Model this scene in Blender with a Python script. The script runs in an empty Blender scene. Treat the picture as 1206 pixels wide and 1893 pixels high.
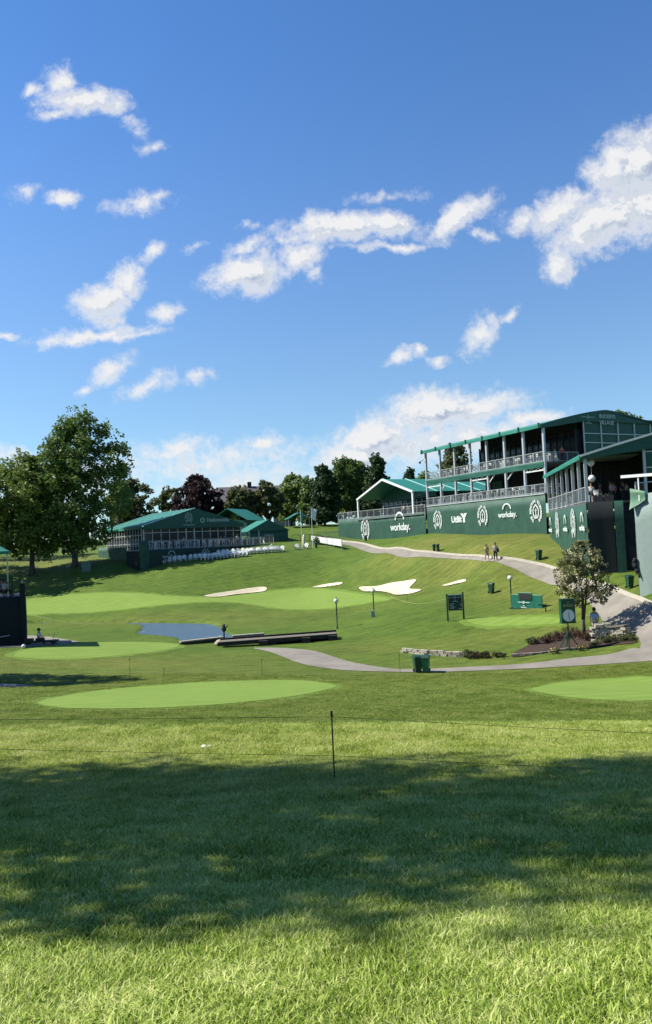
import bpy, bmesh, math, random
import numpy as np
from mathutils import Vector, Matrix

R = math.radians
random.seed(7)
rng = np.random.default_rng(7)
scene = bpy.context.scene
col = scene.collection

# ------------------------------------------------------------------ camera
F = 1400.0; CX = 603.0; CY = 946.5
PITCH = 55.0 / F; ROLL = 0.045
fwd = Vector((0, math.cos(PITCH), math.sin(PITCH)))
up0 = Vector((0, -math.sin(PITCH), math.cos(PITCH)))
rt0 = Vector((1, 0, 0))
rt = rt0 * math.cos(ROLL) - up0 * math.sin(ROLL)
upv = up0 * math.cos(ROLL) + rt0 * math.sin(ROLL)
cam_d = bpy.data.cameras.new("camera")
cam = bpy.data.objects.new("camera", cam_d); col.objects.link(cam)
cam.matrix_world = Matrix(((rt.x, upv.x, -fwd.x, 0), (rt.y, upv.y, -fwd.y, 0), (rt.z, upv.z, -fwd.z, 0), (0, 0, 0, 1)))
cam_d.sensor_fit = 'VERTICAL'; cam_d.sensor_height = 36.0; cam_d.lens = F / 1893.0 * 36.0
cam_d.clip_start = 0.1; cam_d.clip_end = 5000
scene.camera = cam

def ray(px, py):
    return fwd + rt * ((px - CX) / F) + upv * ((CY - py) / F)
def P(px, py, d):
    r = ray(px, py); return r * (d / r.y)

# ------------------------------------------------------------------ light, exposure
scene.view_settings.view_transform = 'Standard'
scene.view_settings.look = 'None'
scene.view_settings.exposure = 1.0
scene.view_settings.gamma = 1.0
SUN_EL = R(47); SUN_H = Vector((-0.995, 0.085, 0)).normalized()
sun_dir = Vector((SUN_H.x * math.cos(SUN_EL), SUN_H.y * math.cos(SUN_EL), math.sin(SUN_EL)))
sl = bpy.data.lights.new("sun", 'SUN'); sl.energy = 5.0; sl.angle = R(0.55); sl.color = (1.0, 0.94, 0.82)
so = bpy.data.objects.new("sun", sl); col.objects.link(so)
so.rotation_euler = sun_dir.to_track_quat('Z', 'Y').to_euler()

# ------------------------------------------------------------------ world: sky with clouds
world = bpy.data.worlds.new("World"); scene.world = world; world.use_nodes = True
wn = world.node_tree; wn.nodes.clear()
STR = 0.0555
def new(nt, t, **k):
    n = nt.nodes.new(t)
    for a, b in k.items(): setattr(n, a, b)
    return n
sky = new(wn, 'ShaderNodeTexSky', sky_type='NISHITA', sun_disc=False)
sky.sun_elevation = SUN_EL
sky.sun_rotation = math.atan2(SUN_H.x, SUN_H.y)
sky.air_density = 1.0; sky.dust_density = 0.1; sky.ozone_density = 5.0; sky.altitude = 300
def blob(px, py, rx, ry, ang=0, s=1.0):
    r = ray(px, py)
    return (r.x / r.y, r.z / r.y, rx / F, ry / F, ang, s)
# (px, py, radius x, radius y, angle, strength) read off as directions in the sky
BL = [(110,152,34,30,0,.95),(150,185,82,34,-.1,1),(55,170,22,14,0,.8),(108,213,48,18,.1,.7),(200,200,40,18,-.3,.7),(245,235,26,12,-.3,.42),(285,266,24,12,.2,.45),
 (112,362,38,17,.15,.95),(45,355,30,11,.1,.42),(255,375,66,19,.05,.66),(285,362,34,10,.1,.5),(295,454,42,15,.5,.85),(365,455,22,9,.3,.5),
 (236,513,42,33,.2,1.15),(188,552,62,34,.45,1.1),(200,585,28,18,.3,.8),(170,614,118,14,.06,.95),(240,612,80,10,.0,.7),(305,572,46,21,-.05,1),(6,622,30,8,0,.7),
 (206,680,48,26,.6,1.0),(162,717,26,14,.4,.8),(278,712,52,22,.3,.72),(368,690,38,19,.2,.85),
 (455,500,78,42,.12,1.2),(560,475,48,28,.1,1.0),(452,448,44,16,.4,.7),(577,505,24,16,0,.6),(465,410,24,8,0,.45),
 (640,425,135,30,-.03,1.15),(700,415,105,27,-.1,1.1),(850,400,80,28,.55,1.1),(720,456,120,10,-.02,.75),(700,365,70,12,.1,.42),(600,440,110,14,0,.9),(890,430,20,10,0,.5),
 (1180,300,105,72,.5,1.35),(1040,380,115,34,.1,1.0),(1120,415,130,60,.2,1.25),(1030,480,42,40,.8,1.0),(1200,385,90,70,0,1.25),(960,395,40,22,.4,.8),
 (885,612,38,30,.7,.8),(935,588,26,11,.4,.8),(745,655,36,13,.4,.85),(783,645,15,14,0,.7),(812,662,24,11,0,.7),
 (800,762,140,50,.1,1.25),(700,808,115,52,.35,1.2),(900,750,95,30,-.1,1.05),(985,778,62,20,0,1.0),(660,848,100,36,.1,1.1),(880,800,140,34,0,.85),(760,830,180,40,0,.8),
 (380,858,230,36,.02,.62),(480,825,50,17,.1,.92),(300,838,120,22,0,.6),(150,880,240,40,0,.55),(450,890,200,30,0,.6),(20,835,60,16,0,.5)]
grp = bpy.data.node_groups.new("cloud_field", 'ShaderNodeTree')
grp.interface.new_socket("Vector", in_out='INPUT', socket_type='NodeSocketVector')
grp.interface.new_socket("Density", in_out='OUTPUT', socket_type='NodeSocketFloat')
gi = new(grp, 'NodeGroupInput'); go_ = new(grp, 'NodeGroupOutput')
def L(nt, a, b): nt.links.new(a, b)
def math_n(nt, op, a, b=None, c=None, clamp=False):
    n = new(nt, 'ShaderNodeMath', operation=op, use_clamp=clamp)
    for i, v in enumerate((a, b, c)):
        if v is None: continue
        if isinstance(v, (int, float)): n.inputs[i].default_value = v
        else: L(nt, v, n.inputs[i])
    return n.outputs[0]
def noise_n(nt, vec, scale, detail=6, rough=.55, dist=0.0, col_=False):
    n = new(nt, 'ShaderNodeTexNoise'); n.inputs['Scale'].default_value = scale
    n.inputs['Detail'].default_value = detail; n.inputs['Roughness'].default_value = rough
    n.inputs['Distortion'].default_value = dist
    if vec is not None: L(nt, vec, n.inputs['Vector'])
    return n.outputs['Color' if col_ else 'Fac']
w1 = noise_n(grp, gi.outputs[0], 9, 3, .5, 0, True)
vs = new(grp, 'ShaderNodeVectorMath', operation='SUBTRACT'); L(grp, w1, vs.inputs[0]); vs.inputs[1].default_value = (.5, .5, .5)
vsc = new(grp, 'ShaderNodeVectorMath', operation='SCALE'); L(grp, vs.outputs[0], vsc.inputs[0]); vsc.inputs['Scale'].default_value = .05
va = new(grp, 'ShaderNodeVectorMath', operation='ADD'); L(grp, gi.outputs[0], va.inputs[0]); L(grp, vsc.outputs[0], va.inputs[1])
w2 = noise_n(grp, gi.outputs[0], 40, 3, .6, 0, True)
vs2 = new(grp, 'ShaderNodeVectorMath', operation='SUBTRACT'); L(grp, w2, vs2.inputs[0]); vs2.inputs[1].default_value = (.5, .5, .5)
vsc2 = new(grp, 'ShaderNodeVectorMath', operation='SCALE'); L(grp, vs2.outputs[0], vsc2.inputs[0]); vsc2.inputs['Scale'].default_value = .02
va2 = new(grp, 'ShaderNodeVectorMath', operation='ADD'); L(grp, va.outputs[0], va2.inputs[0]); L(grp, vsc2.outputs[0], va2.inputs[1])
acc = None
cur = va2.outputs[0]
for bi, b in enumerate(BL):
    if bi and bi % 4 == 0:      # keeps the chain strictly sequential
        sq = new(grp, 'ShaderNodeVectorMath', operation='MULTIPLY_ADD'); L(grp, acc, sq.inputs[0]); sq.inputs[1].default_value = (1e-7, 1e-7, 0); L(grp, va2.outputs[0], sq.inputs[2])
        cur = sq.outputs[0]
    u, v, ru, rv, an, s = blob(*b)
    sp = new(grp, 'ShaderNodeMapping', vector_type='TEXTURE')
    sp.inputs['Location'].default_value = (u, v, 0); sp.inputs['Rotation'].default_value = (0, 0, an + ROLL)
    sp.inputs['Scale'].default_value = (ru, rv, 1); L(grp, cur, sp.inputs['Vector'])
    ln = new(grp, 'ShaderNodeVectorMath', operation='LENGTH'); L(grp, sp.outputs[0], ln.inputs[0])
    e = math_n(grp, 'MULTIPLY_ADD', ln.outputs['Value'], -s * .9, s)
    acc = e if acc is None else math_n(grp, 'SMOOTH_MAX', acc, e, .12)
n1 = noise_n(grp, gi.outputs[0], 24, 8, .66, .35)
n2 = noise_n(grp, gi.outputs[0], 95, 5, .6, .4)
t = math_n(grp, 'MULTIPLY_ADD', n1, 1.55, -.74)
t2 = math_n(grp, 'MULTIPLY_ADD', n2, .72, -.33)
acc = math_n(grp, 'MAXIMUM', acc, -.6)
dd = math_n(grp, 'ADD', math_n(grp, 'ADD', acc, t), t2)
L(grp, dd, go_.inputs[0])
tc = new(wn, 'ShaderNodeTexCoord')
sx = new(wn, 'ShaderNodeSeparateXYZ'); L(wn, tc.outputs['Generated'], sx.inputs[0])
yc = math_n(wn, 'MAXIMUM', sx.outputs[1], .05)
uu = math_n(wn, 'DIVIDE', sx.outputs[0], yc); vv = math_n(wn, 'DIVIDE', sx.outputs[2], yc)
cb = new(wn, 'ShaderNodeCombineXYZ'); L(wn, uu, cb.inputs[0]); L(wn, vv, cb.inputs[1])
g1 = new(wn, 'ShaderNodeGroup'); g1.node_tree = grp; L(wn, cb.outputs[0], g1.inputs[0])
off = new(wn, 'ShaderNodeVectorMath', operation='ADD'); L(wn, cb.outputs[0], off.inputs[0]); off.inputs[1].default_value = (-.014, .013, 0)
g2 = new(wn, 'ShaderNodeGroup'); g2.node_tree = grp; L(wn, off.outputs[0], g2.inputs[0])
def mapr(nt, v, a, b, c, d, smooth=True):
    n = new(nt, 'ShaderNodeMapRange', interpolation_type='SMOOTHSTEP' if smooth else 'LINEAR')
    for i, x in enumerate((v, a, b, c, d)):
        if isinstance(x, (int, float)): n.inputs[i].default_value = x
        else: L(nt, x, n.inputs[i])
    return n.outputs[0]
alpha = mapr(wn, g1.outputs[0], -.06, .92, 0, 1)
infront = mapr(wn, sx.outputs[1], .1, .4, 0, 1)
lit = math_n(wn, 'SUBTRACT', g1.outputs[0], g2.outputs[0])
thick = mapr(wn, g1.outputs[0], .4, 1.5, 0, 1)
shade = mapr(wn, lit, -.26, .34, 0, 1)
shade = math_n(wn, 'MAXIMUM', shade, math_n(wn, 'SUBTRACT', 1.0, math_n(wn, 'MULTIPLY', thick, 1.3)), clamp=True)
def ramp(nt, fac, stops):
    n = new(nt, 'ShaderNodeValToRGB'); L(nt, fac, n.inputs[0])
    e = n.color_ramp.elements
    while len(e) < len(stops): e.new(.5)
    for k, (p, c) in enumerate(stops): e[k].position = p; e[k].color = (*c, 1)
    if nt is wn and len(stops) == 4: n.color_ramp.interpolation = 'B_SPLINE'
    return n.outputs[0]
ccol = ramp(wn, shade, [(0, (.44, .54, .71)), (.5, (.68, .75, .86)), (1, (.98, .985, 1.0))])
cs = new(wn, 'ShaderNodeVectorMath', operation='SCALE'); L(wn, ccol, cs.inputs[0]); cs.inputs['Scale'].default_value = .445 / STR
# clear-air colour correction of the sky model
tint = new(wn, 'ShaderNodeMix', data_type='RGBA', blend_type='MULTIPLY'); tint.inputs[0].default_value = 1
L(wn, sky.outputs[0], tint.inputs[6])
L(wn, ramp(wn, sx.outputs[2], [(0, (.38, .48, .54)), (.17, (.54, .56, .525)), (.38, (.51, .61, .69)), (.57, (.35, .535, .68))]), tint.inputs[7])
tsc = new(wn, 'ShaderNodeVectorMath', operation='SCALE'); L(wn, tint.outputs[2], tsc.inputs[0]); tsc.inputs['Scale'].default_value = 2.5
mx = new(wn, 'ShaderNodeMix', data_type='RGBA'); L(wn, alpha, mx.inputs[0]); L(wn, tsc.outputs[0], mx.inputs[6]); L(wn, cs.outputs[0], mx.inputs[7])
bg = new(wn, 'ShaderNodeBackground'); L(wn, mx.outputs[2], bg.inputs[0]); bg.inputs[1].default_value = STR
bg0 = new(wn, 'ShaderNodeBackground'); L(wn, tsc.outputs[0], bg0.inputs[0]); bg0.inputs[1].default_value = STR
msx = new(wn, 'ShaderNodeMixShader')
part = math_n(wn, 'MULTIPLY', infront, mapr(wn, vv, .75, .9, 1, 0)); part = math_n(wn, 'MULTIPLY', part, mapr(wn, vv, -.05, -.02, 0, 1))
L(wn, part, msx.inputs[0]); L(wn, bg0.outputs[0], msx.inputs[1]); L(wn, bg.outputs[0], msx.inputs[2])
wo = new(wn, 'ShaderNodeOutputWorld'); L(wn, msx.outputs[0], wo.inputs[0])
world.cycles.sampling_method = 'MANUAL'; world.cycles.sample_map_resolution = 256
scene.cycles.max_bounces = 5; scene.cycles.transparent_max_bounces = 8
scene.cycles.use_denoising = True

# ------------------------------------------------------------------ materials
MATS = {}
def mat(name, c, rough=.7, var=.12, scale=3.0, bump=0.0, bscale=20, metal=0.0, trans=0.0, spec=.4, c2=None):
    if name in MATS: return MATS[name]
    m = bpy.data.materials.new(name); m.use_nodes = True; nt = m.node_tree
    bs = nt.nodes['Principled BSDF']; bs.inputs['Roughness'].default_value = rough
    bs.inputs['Metallic'].default_value = metal; bs.inputs['Specular IOR Level'].default_value = spec
    tc = new(nt, 'ShaderNodeTexCoord')
    n = noise_n(nt, tc.outputs['Object'], scale, 5, .6)
    c = tuple(x * .74 for x in c)
    lo = tuple(x * (1 - var) for x in c); hi = tuple(min(1, x * (1 + var)) for x in (c2 or c))
    cr = ramp(nt, n, [(.3, lo), (.7, hi)])
    L(nt, cr, bs.inputs['Base Color'])
    if bump:
        b = new(nt, 'ShaderNodeBump'); b.inputs['Strength'].default_value = bump; b.inputs['Distance'].default_value = .05
        L(nt, noise_n(nt, tc.outputs['Object'], bscale, 4, .6), b.inputs['Height']); L(nt, b.outputs[0], bs.inputs['Normal'])
    if trans:
        tr = new(nt, 'ShaderNodeBsdfTranslucent'); L(nt, cr, tr.inputs[0])
        ms = new(nt, 'ShaderNodeMixShader'); ms.inputs[0].default_value = trans
        L(nt, bs.outputs[0], ms.inputs[1]); L(nt, tr.outputs[0], ms.inputs[2])
        L(nt, ms.outputs[0], nt.nodes['Material Output'].inputs[0])
    MATS[name] = m; return m

M_white = mat('white_paint', (.72, .74, .74), .45, .05)
M_alu = mat('aluminium', (.50, .53, .56), .4, .08, metal=.3)
M_rail = mat('rail_metal', (.36, .40, .41), .45, .08)
M_green = mat('banner_green', (.020, .078, .052), .6, .22, .9, .5, 3)
M_gfab = mat('tent_green', (.010, .090, .064), .55, .10, .8, .15, 2)
M_roof = mat('tent_roof', (.028, .23, .175), .5, .12, 1.2, .2, 2, trans=.12)
M_seam = mat('roof_seam', (.33, .60, .56), .5, .05)
M_dgreen = mat('dark_green_paint', (.010, .055, .032), .45, .1)
M_mgreen = mat('mid_green_plastic', (.010, .065, .038), .4, .1)
M_black = mat('black_cloth', (.007, .013, .015), .9, .2)
M_dark = mat('dark_metal', (.012, .014, .016), .5, .2)
M_deck = mat('deck_board', (.10, .10, .10), .8, .15)
M_glass = mat('window_glass', (.015, .02, .028), .12, .1, spec=.35)
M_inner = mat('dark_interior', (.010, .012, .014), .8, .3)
M_ceiling = mat('tent_lining', (.09, .12, .12), .8, .1)
M_scrim = mat('grey_scrim', (.23, .30, .28), .85, .06, 2, .2, 2)
M_stone = mat('limestone', (.36, .33, .26), .9, .3, 4, .8, 8)
M_dstone = mat('dark_stone', (.05, .045, .035), .95, .4, 3, .6, 8)
M_wood = mat('weathered_wood', (.17, .15, .125), .9, .2, 4, .3, 10)
M_dwood = mat('dark_timber', (.035, .03, .025), .9, .2, 4, .3, 10)
M_bark = mat('bark', (.10, .085, .065), .95, .35, 6, .8, 12)
M_mulch = mat('mulch', (.055, .032, .022), 1, .5, 12, 1, 25)
M_signwhite = mat('lettering', (.60, .66, .64), .6, .02)
M_signdim = mat('faint_lettering', (.34, .48, .44), .6, .02)
M_rope = mat('green_rope', (.07, .095, .04), .8, .1)
M_flower = mat('blossom', (.62, .58, .36), .7, .2, 5, trans=.3)
M_skin = mat('skin', (.42, .24, .16), .6, .05)
M_dirt = mat('worn_ground', (.24, .19, .09), 1, .3)

# ------------------------------------------------------------------ mesh helpers
class MB:
    def __init__(s): s.v = []; s.f = []
    def add(s, vs, fs):
        o = len(s.v); s.v += [tuple(x) for x in vs]; s.f += [tuple(i + o for i in f) for f in fs]; return s
    def box(s, x0, x1, y0, y1, z0, z1):
        return s.add([(x0,y0,z0),(x1,y0,z0),(x1,y1,z0),(x0,y1,z0),(x0,y0,z1),(x1,y0,z1),(x1,y1,z1),(x0,y1,z1)],
                     [(0,3,2,1),(4,5,6,7),(0,1,5,4),(1,2,6,5),(2,3,7,6),(3,0,4,7)])
    def cbox(s, c, sz): return s.box(c[0]-sz[0]/2, c[0]+sz[0]/2, c[1]-sz[1]/2, c[1]+sz[1]/2, c[2]-sz[2]/2, c[2]+sz[2]/2)
    def tube(s, p, q, r0, r1=None, n=6):
        r1 = r0 if r1 is None else r1
        p = Vector(p); q = Vector(q); d = (q - p)
        if d.length < 1e-6: return s
        d.normalize(); a = d.orthogonal().normalized(); b = d.cross(a)
        vs = []
        for c, r in ((p, r0), (q, r1)):
            for i in range(n):
                t = 2 * math.pi * i / n; vs.append(c + a * (r * math.cos(t)) + b * (r * math.sin(t)))
        fs = [(i, (i + 1) % n, n + (i + 1) % n, n + i) for i in range(n)]
        fs += [tuple(range(n))[::-1], tuple(range(n, 2 * n))]
        return s.add(vs, fs)
    def beam(s, p, q, w, h):
        p = Vector(p); q = Vector(q); d = (q - p).normalized()
        a = d.cross(Vector((0, 0, 1)));
        a = Vector((1, 0, 0)) if a.length < 1e-4 else a.normalized()
        b = a.cross(d).normalized()
        vs = [c + a * (sx * w / 2) + b * (sy * h / 2) for c in (p, q) for sx, sy in ((-1,-1),(1,-1),(1,1),(-1,1))]
        return s.add(vs, [(0,3,2,1),(4,5,6,7),(0,1,5,4),(1,2,6,5),(2,3,7,6),(3,0,4,7)])
    def prism(s, pts, off):   # planar polygon (3D points) extruded by vector off
        n = len(pts); off = Vector(off); vs = [Vector(p) for p in pts]; vs += [p + off for p in vs]
        fs = [tuple(range(n))[::-1], tuple(range(n, 2 * n))] + [(i, (i + 1) % n, n + (i + 1) % n, n + i) for i in range(n)]
        return s.add(vs, fs)
    def lathe(s, prof, c=(0,0,0), n=12):
        vs = []; fs = []
        for r, z in prof:
            for i in range(n):
                t = 2 * math.pi * i / n; vs.append((c[0] + r * math.cos(t), c[1] + r * math.sin(t), c[2] + z))
        for k in range(len(prof) - 1):
            for i in range(n):
                fs.append((k*n+i, k*n+(i+1)%n, (k+1)*n+(i+1)%n, (k+1)*n+i))
        fs.append(tuple(range(n))[::-1]); fs.append(tuple(range((len(prof)-1)*n, len(prof)*n)))
        return s.add(vs, fs)
    def build(s, name, m, parent=None, smooth=False, loc=None):
        me = bpy.data.meshes.new(name); me.from_pydata([tuple(v) for v in s.v], [], s.f); me.validate()
        if smooth: me.polygons.foreach_set('use_smooth', [True] * len(me.polygons))
        if isinstance(m, (list, tuple)):
            for k in m: me.materials.append(k)
        else: me.materials.append(m)
        o = bpy.data.objects.new(name, me); col.objects.link(o)
        if parent is not None: o.parent = parent
        if loc is not None: o.location = loc
        return o
def tag(o, label=None, cat=None, group=None, kind=None):
    if label: o['label'] = label
    if cat: o['category'] = cat
    if group: o['group'] = group
    if kind: o['kind'] = kind
    return o
def empty(name, loc, rz=0, label=None, cat=None, group=None):
    o = bpy.data.objects.new(name, None); col.objects.link(o); o.location = loc; o.rotation_euler = (0, 0, rz)
    o.empty_display_size = .2
    return tag(o, label, cat, group)
def children(o): return [c for c in bpy.data.objects if c.parent == o]
def copy_tree(o, loc=None, rz=None, parent=None, label=None):
    c = o.copy(); col.objects.link(c)
    if parent is not None: c.parent = parent
    if loc is not None: c.location = loc
    if rz is not None: c.rotation_euler = (0, 0, rz)
    if label: c['label'] = label
    for ch in children(o): copy_tree(ch, parent=c)
    return c
def text_mb(s, size, extrude=.01, bold=.0, align='CENTER', spacing=1.0):
    cu = bpy.data.curves.new('t', 'FONT'); cu.body = s; cu.size = size; cu.extrude = extrude; cu.offset = bold * size
    cu.align_x = align; cu.resolution_u = 3; cu.space_character = spacing
    o = bpy.data.objects.new('t', cu); col.objects.link(o)
    dg = bpy.context.evaluated_depsgraph_get(); me = bpy.data.meshes.new_from_object(o.evaluated_get(dg))
    vs = [tuple(v.co) for v in me.vertices]; fs = [tuple(p.vertices) for p in me.polygons]
    bpy.data.objects.remove(o); bpy.data.curves.remove(cu); bpy.data.meshes.remove(me)
    return vs, fs
def put_text(mb, s, size, origin, right=(1,0,0), up=(0,0,1), **k):
    vs, fs = text_mb(s, size, **k)
    r = Vector(right); u = Vector(up); n = r.cross(u); o = Vector(origin)
    mb.add([o + r * x + u * y + n * z for x, y, z in vs], fs); return mb
def in_poly(x, y, poly):
    x = np.asarray(x); y = np.asarray(y); c = np.zeros(x.shape, bool); n = len(poly)
    for i in range(n):
        x0, y0 = poly[i]; x1, y1 = poly[(i + 1) % n]
        if y0 == y1: continue
        c ^= ((y0 > y) != (y1 > y)) & (x < (x1 - x0) * (y - y0) / (y1 - y0) + x0)
    return c
def poly_dist(x, y, poly):
    x = np.asarray(x, float); y = np.asarray(y, float); best = np.full(x.shape, 1e9); n = len(poly)
    for i in range(n):
        x0, y0 = poly[i]; x1, y1 = poly[(i + 1) % n]; dx = x1 - x0; dy = y1 - y0
        t = np.clip(((x - x0) * dx + (y - y0) * dy) / max(dx * dx + dy * dy, 1e-9), 0, 1)
        best = np.minimum(best, np.hypot(x - x0 - t * dx, y - y0 - t * dy))
    return best

# ------------------------------------------------------------------ terrain
CP = []
def cp(px, py, d): p = P(px, py, d); CP.append((p.x, p.y, p.z))
for x in (-14, -5, 5, 14):
    for y in (-12, -4, 0, 4, 8, 12, 16):
        CP.append((x, y, (-1.62 - .18 * y) if y >= 0 else (-1.62 - .08 * y)))
for q in [(350,1285,31),(80,1288,30),(600,1285,31),(1206,1275,31),(980,1275,31),(0,1335,22),(603,1333,21.5),(1206,1330,22),
 (775,1243,45),(600,1235,47),(1000,1235,45),(1206,1217,44),(500,1200,56),(180,1203,56),(180,1240,47),(0,1258,43),(330,1240,46),(40,1195,58),(330,1206,56),
 (130,1135,92),(300,1122,90),(430,1110,92),(435,1094,98),(600,1105,91),(605,1082,99),(720,1085,87),(840,1077,80),(150,1112,97),(60,1120,97),
 (692,1140,72),(624,1162,67),(600,1178,63),(838,1146,60),(950,1149,57),(943,1127,62),(909,1097,71),(800,1120,68),(750,1110,78),
 (720,1020,100),(780,1022,93),(840,1030,87),(917,1036,77),(640,1003,122),(1010,1058,71),(1133,1100,57),(1150,1130,53),(1200,1160,48),(1195,1195,45),(1060,1070,65),
 (1011,990,86),(1054,1029,72),(1087,1050,63),(1135,1054,62.5),(1172,1056,62),(1165,1090,56),(1206,1092,52),(1100,1078,61),
 (900,1010,84),(960,1012,80),(900,988,98),(795,985,109),(686,999,121),(760,1005,104),(632,1001,126),
 (100,1080,106),(140,1068,110),(60,1060,114),(125,1025,138),(0,1040,124),(0,1015,155),(-150,1050,112),(-150,1115,98),(-150,1200,58),
 (251,1052,111),(400,1034,111),(535,1004,125),(340,1048,107),(440,1038,108),(520,1026,112),(560,1018,115),(585,1013,118),(400,1070,102),(600,1050,106),(600,1030,112),(250,1075,104),
 (740,1048,93.5),(850,1050,83.5),(588,1012,117),(632,1006,119),(560,985,140),(620,976,150),(560,972,158),(150,1052,111),
 (800,1212,49.5),(1055,1207,47),(1055,1225,45),(1080,1172,51),(1130,1182,50),(1000,1166,54),(850,1190,53),(960,1216,48),(700,1200,54),(650,1195,56),
 (780,1175,58),(900,1170,56)]: cp(*q)
for q in [(-12,200,4),(60,200,5),(-80,200,3),(20,160,3),(-120,100,-2),(-120,20,-4),(80,20,-5),(90,90,1),(60,60,-1.5),(45,80,1),(110,200,4),(-60,50,-6.5),(-40,20,-5),(40,20,-5),(35,40,-6.5),(0,-40,0),(-60,-40,0),(60,-40,0)]: CP.append(q)
WATER = -8.05
for q in [(260,1150,82),(415,1156,76.5),(425,1181,65),(340,1188,64),(250,1172,72.5),(90,1150,82),(100,1165,74),(170,1160,76)]:
    p = P(*q); CP.append((p.x, p.y, -7.9))
CPA = np.array(CP); N_ = len(CPA)
def tps(r2): return .5 * r2 * np.log(np.maximum(r2, 1e-9))
SC = 50.0
A0 = CPA[:, :2] / SC
K = tps(((A0[:, None] - A0[None]) ** 2).sum(-1)) + np.eye(N_) * 1.5e-3
Pm = np.hstack([np.ones((N_, 1)), A0])
MM = np.block([[K, Pm], [Pm.T, np.zeros((3, 3))]])
W_ = np.linalg.solve(MM, np.concatenate([CPA[:, 2], [0, 0, 0]]))
def h0(x, y):
    x = np.asarray(x, float); y = np.asarray(y, float); sh = x.shape
    q = np.stack([x.ravel(), y.ravel()], 1)
    cl = np.stack([np.clip(q[:, 0], -130, 120), np.clip(q[:, 1], -50, 215)], 1)
    a = cl / SC; out = np.empty(len(a))
    for i in range(0, len(a), 20000):
        b = a[i:i+20000]
        out[i:i+20000] = tps(((b[:, None] - A0[None]) ** 2).sum(-1)) @ W_[:N_] + W_[N_] + b @ W_[N_+1:]
    return out.reshape(sh)
def hit(px, py, fn=None, dmax=260):
    fn = fn or h0; r = ray(px, py); ds = np.concatenate([np.arange(2.5, 20, .25), np.arange(20, dmax, .5)])
    X = r.x / r.y * ds; Z = r.z / r.y * ds; g = Z - fn(X, ds)
    k = np.argmax(g < 0) if (g < 0).any() else len(ds) - 1
    k = max(k, 1); a = g[k-1]; b = g[k]; t = a / (a - b) if a != b else 0
    d = ds[k-1] + (ds[k] - ds[k-1]) * min(max(t, 0), 1)
    return (r.x / r.y * d, d)
def flat_hit(px, py, z):
    r = ray(px, py); t = z / r.z; return (r.x * t, r.y * t)
def smooth_closed(pts, n=8):
    out = []; m = len(pts)
    for i in range(m):
        p0, p1, p2, p3 = [np.array(pts[(i + k) % m]) for k in (-1, 0, 1, 2)]
        for j in range(n):
            t = j / n
            out.append(tuple(.5 * ((2*p1) + (-p0+p2)*t + (2*p0-5*p1+4*p2-p3)*t*t + (-p0+3*p1-3*p2+p3)*t**3)))
    return out
def smooth_open(pts, n=8):
    out = []; m = len(pts); q = [2*np.array(pts[0])-np.array(pts[1])] + [np.array(p) for p in pts] + [2*np.array(pts[-1])-np.array(pts[-2])]
    for i in range(m - 1):
        p0, p1, p2, p3 = q[i:i+4]
        for j in range(n):
            t = j / n; out.append(tuple(.5 * ((2*p1) + (-p0+p2)*t + (2*p0-5*p1+4*p2-p3)*t*t + (-p0+3*p1-3*p2+p3)*t**3)))
    out.append(tuple(pts[-1])); return out
BUNK = [[(378,1102),(430,1093),(487,1086),(488,1094),(440,1099),(404,1104)],
        [(578,1086),(605,1079.5),(631,1077),(629,1081),(600,1085.5)],
        [(665,1086.5),(673,1094.5),(700,1094),(720,1097),(732,1100.5),(760,1098),(779,1091),(758,1089),(761,1083),(769,1072),(745,1075),(720,1079),(695,1085)],
        [(818,1083.5),(840,1077),(860,1073),(859,1077.5),(838,1082)]]
BUNKW = [smooth_closed([hit(*p) for p in b], 5) for b in BUNK]
PONDW = smooth_closed([flat_hit(x, y, WATER) for x, y in
   [(60,1152),(150,1151),(250,1151),(330,1152),(395,1154),(418,1168),(432,1180),(412,1184),(372,1187),(335,1187),(325,1180),(290,1176),(255,1172),(262,1163),(255,1156),(150,1154),(60,1156)]], 4)
CREEKW = [flat_hit(x, y, WATER) for x, y in [(415,1178),(425,1190),(520,1192),(600,1184),(640,1180),(615,1172),(500,1176)]]
def height(x, y):
    x = np.asarray(x, float); y = np.asarray(y, float)
    z = h0(x, y)
    for b, dep, w in [(k, .38, 1.1) for k in BUNKW] + [(PONDW, 1.0, 1.0), (CREEKW, .9, .8)]:
        bx = [p[0] for p in b]; by = [p[1] for p in b]
        near = (x > min(bx) - 1) & (x < max(bx) + 1) & (y > min(by) - 1) & (y < max(by) + 1)
        if near.any():
            xx = x[near]; yy = y[near]; ins = in_poly(xx, yy, b); dd = poly_dist(xx, yy, b)
            t = np.clip(np.where(ins, dd, 0) / w, 0, 1); zz = z[near]; zz = zz - dep * t * t * (3 - 2 * t); z[near] = zz
    z = z + .05 * np.sin(x * .31 + 1) * np.sin(y * .23) * np.clip((y - 12) / 20, 0, 1)
    return z
def gz(x, y): return float(height(np.array([x]), np.array([y]))[0])
def G(px, py):       # ground point seen at a pixel
    x, y = hit(px, py, height); return Vector((x, y, gz(x, y)))
def axis(lo, a, b, hi, step, far):
    v = list(np.arange(a, b + 1e-6, step)); s = step; p = b
    while p < hi: s *= 1.25; p += min(s, far); v.append(p)
    s = step; p = a
    while p > lo: s *= 1.25; p -= min(s, far); v.insert(0, p)
    return np.array(v)
gx = axis(-1500, -50, 46, 1500, .55, 120); gy = axis(-300, 0, 135, 2600, .5, 160)
GX, GY = np.meshgrid(gx, gy); GZ = height(GX, GY)
nx_, ny_ = len(gx), len(gy)
vs = np.stack([GX.ravel(), GY.ravel(), GZ.ravel()], 1)
ii, jj = np.meshgrid(np.arange(nx_ - 1), np.arange(ny_ - 1)); a = (jj * nx_ + ii).ravel()
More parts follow.
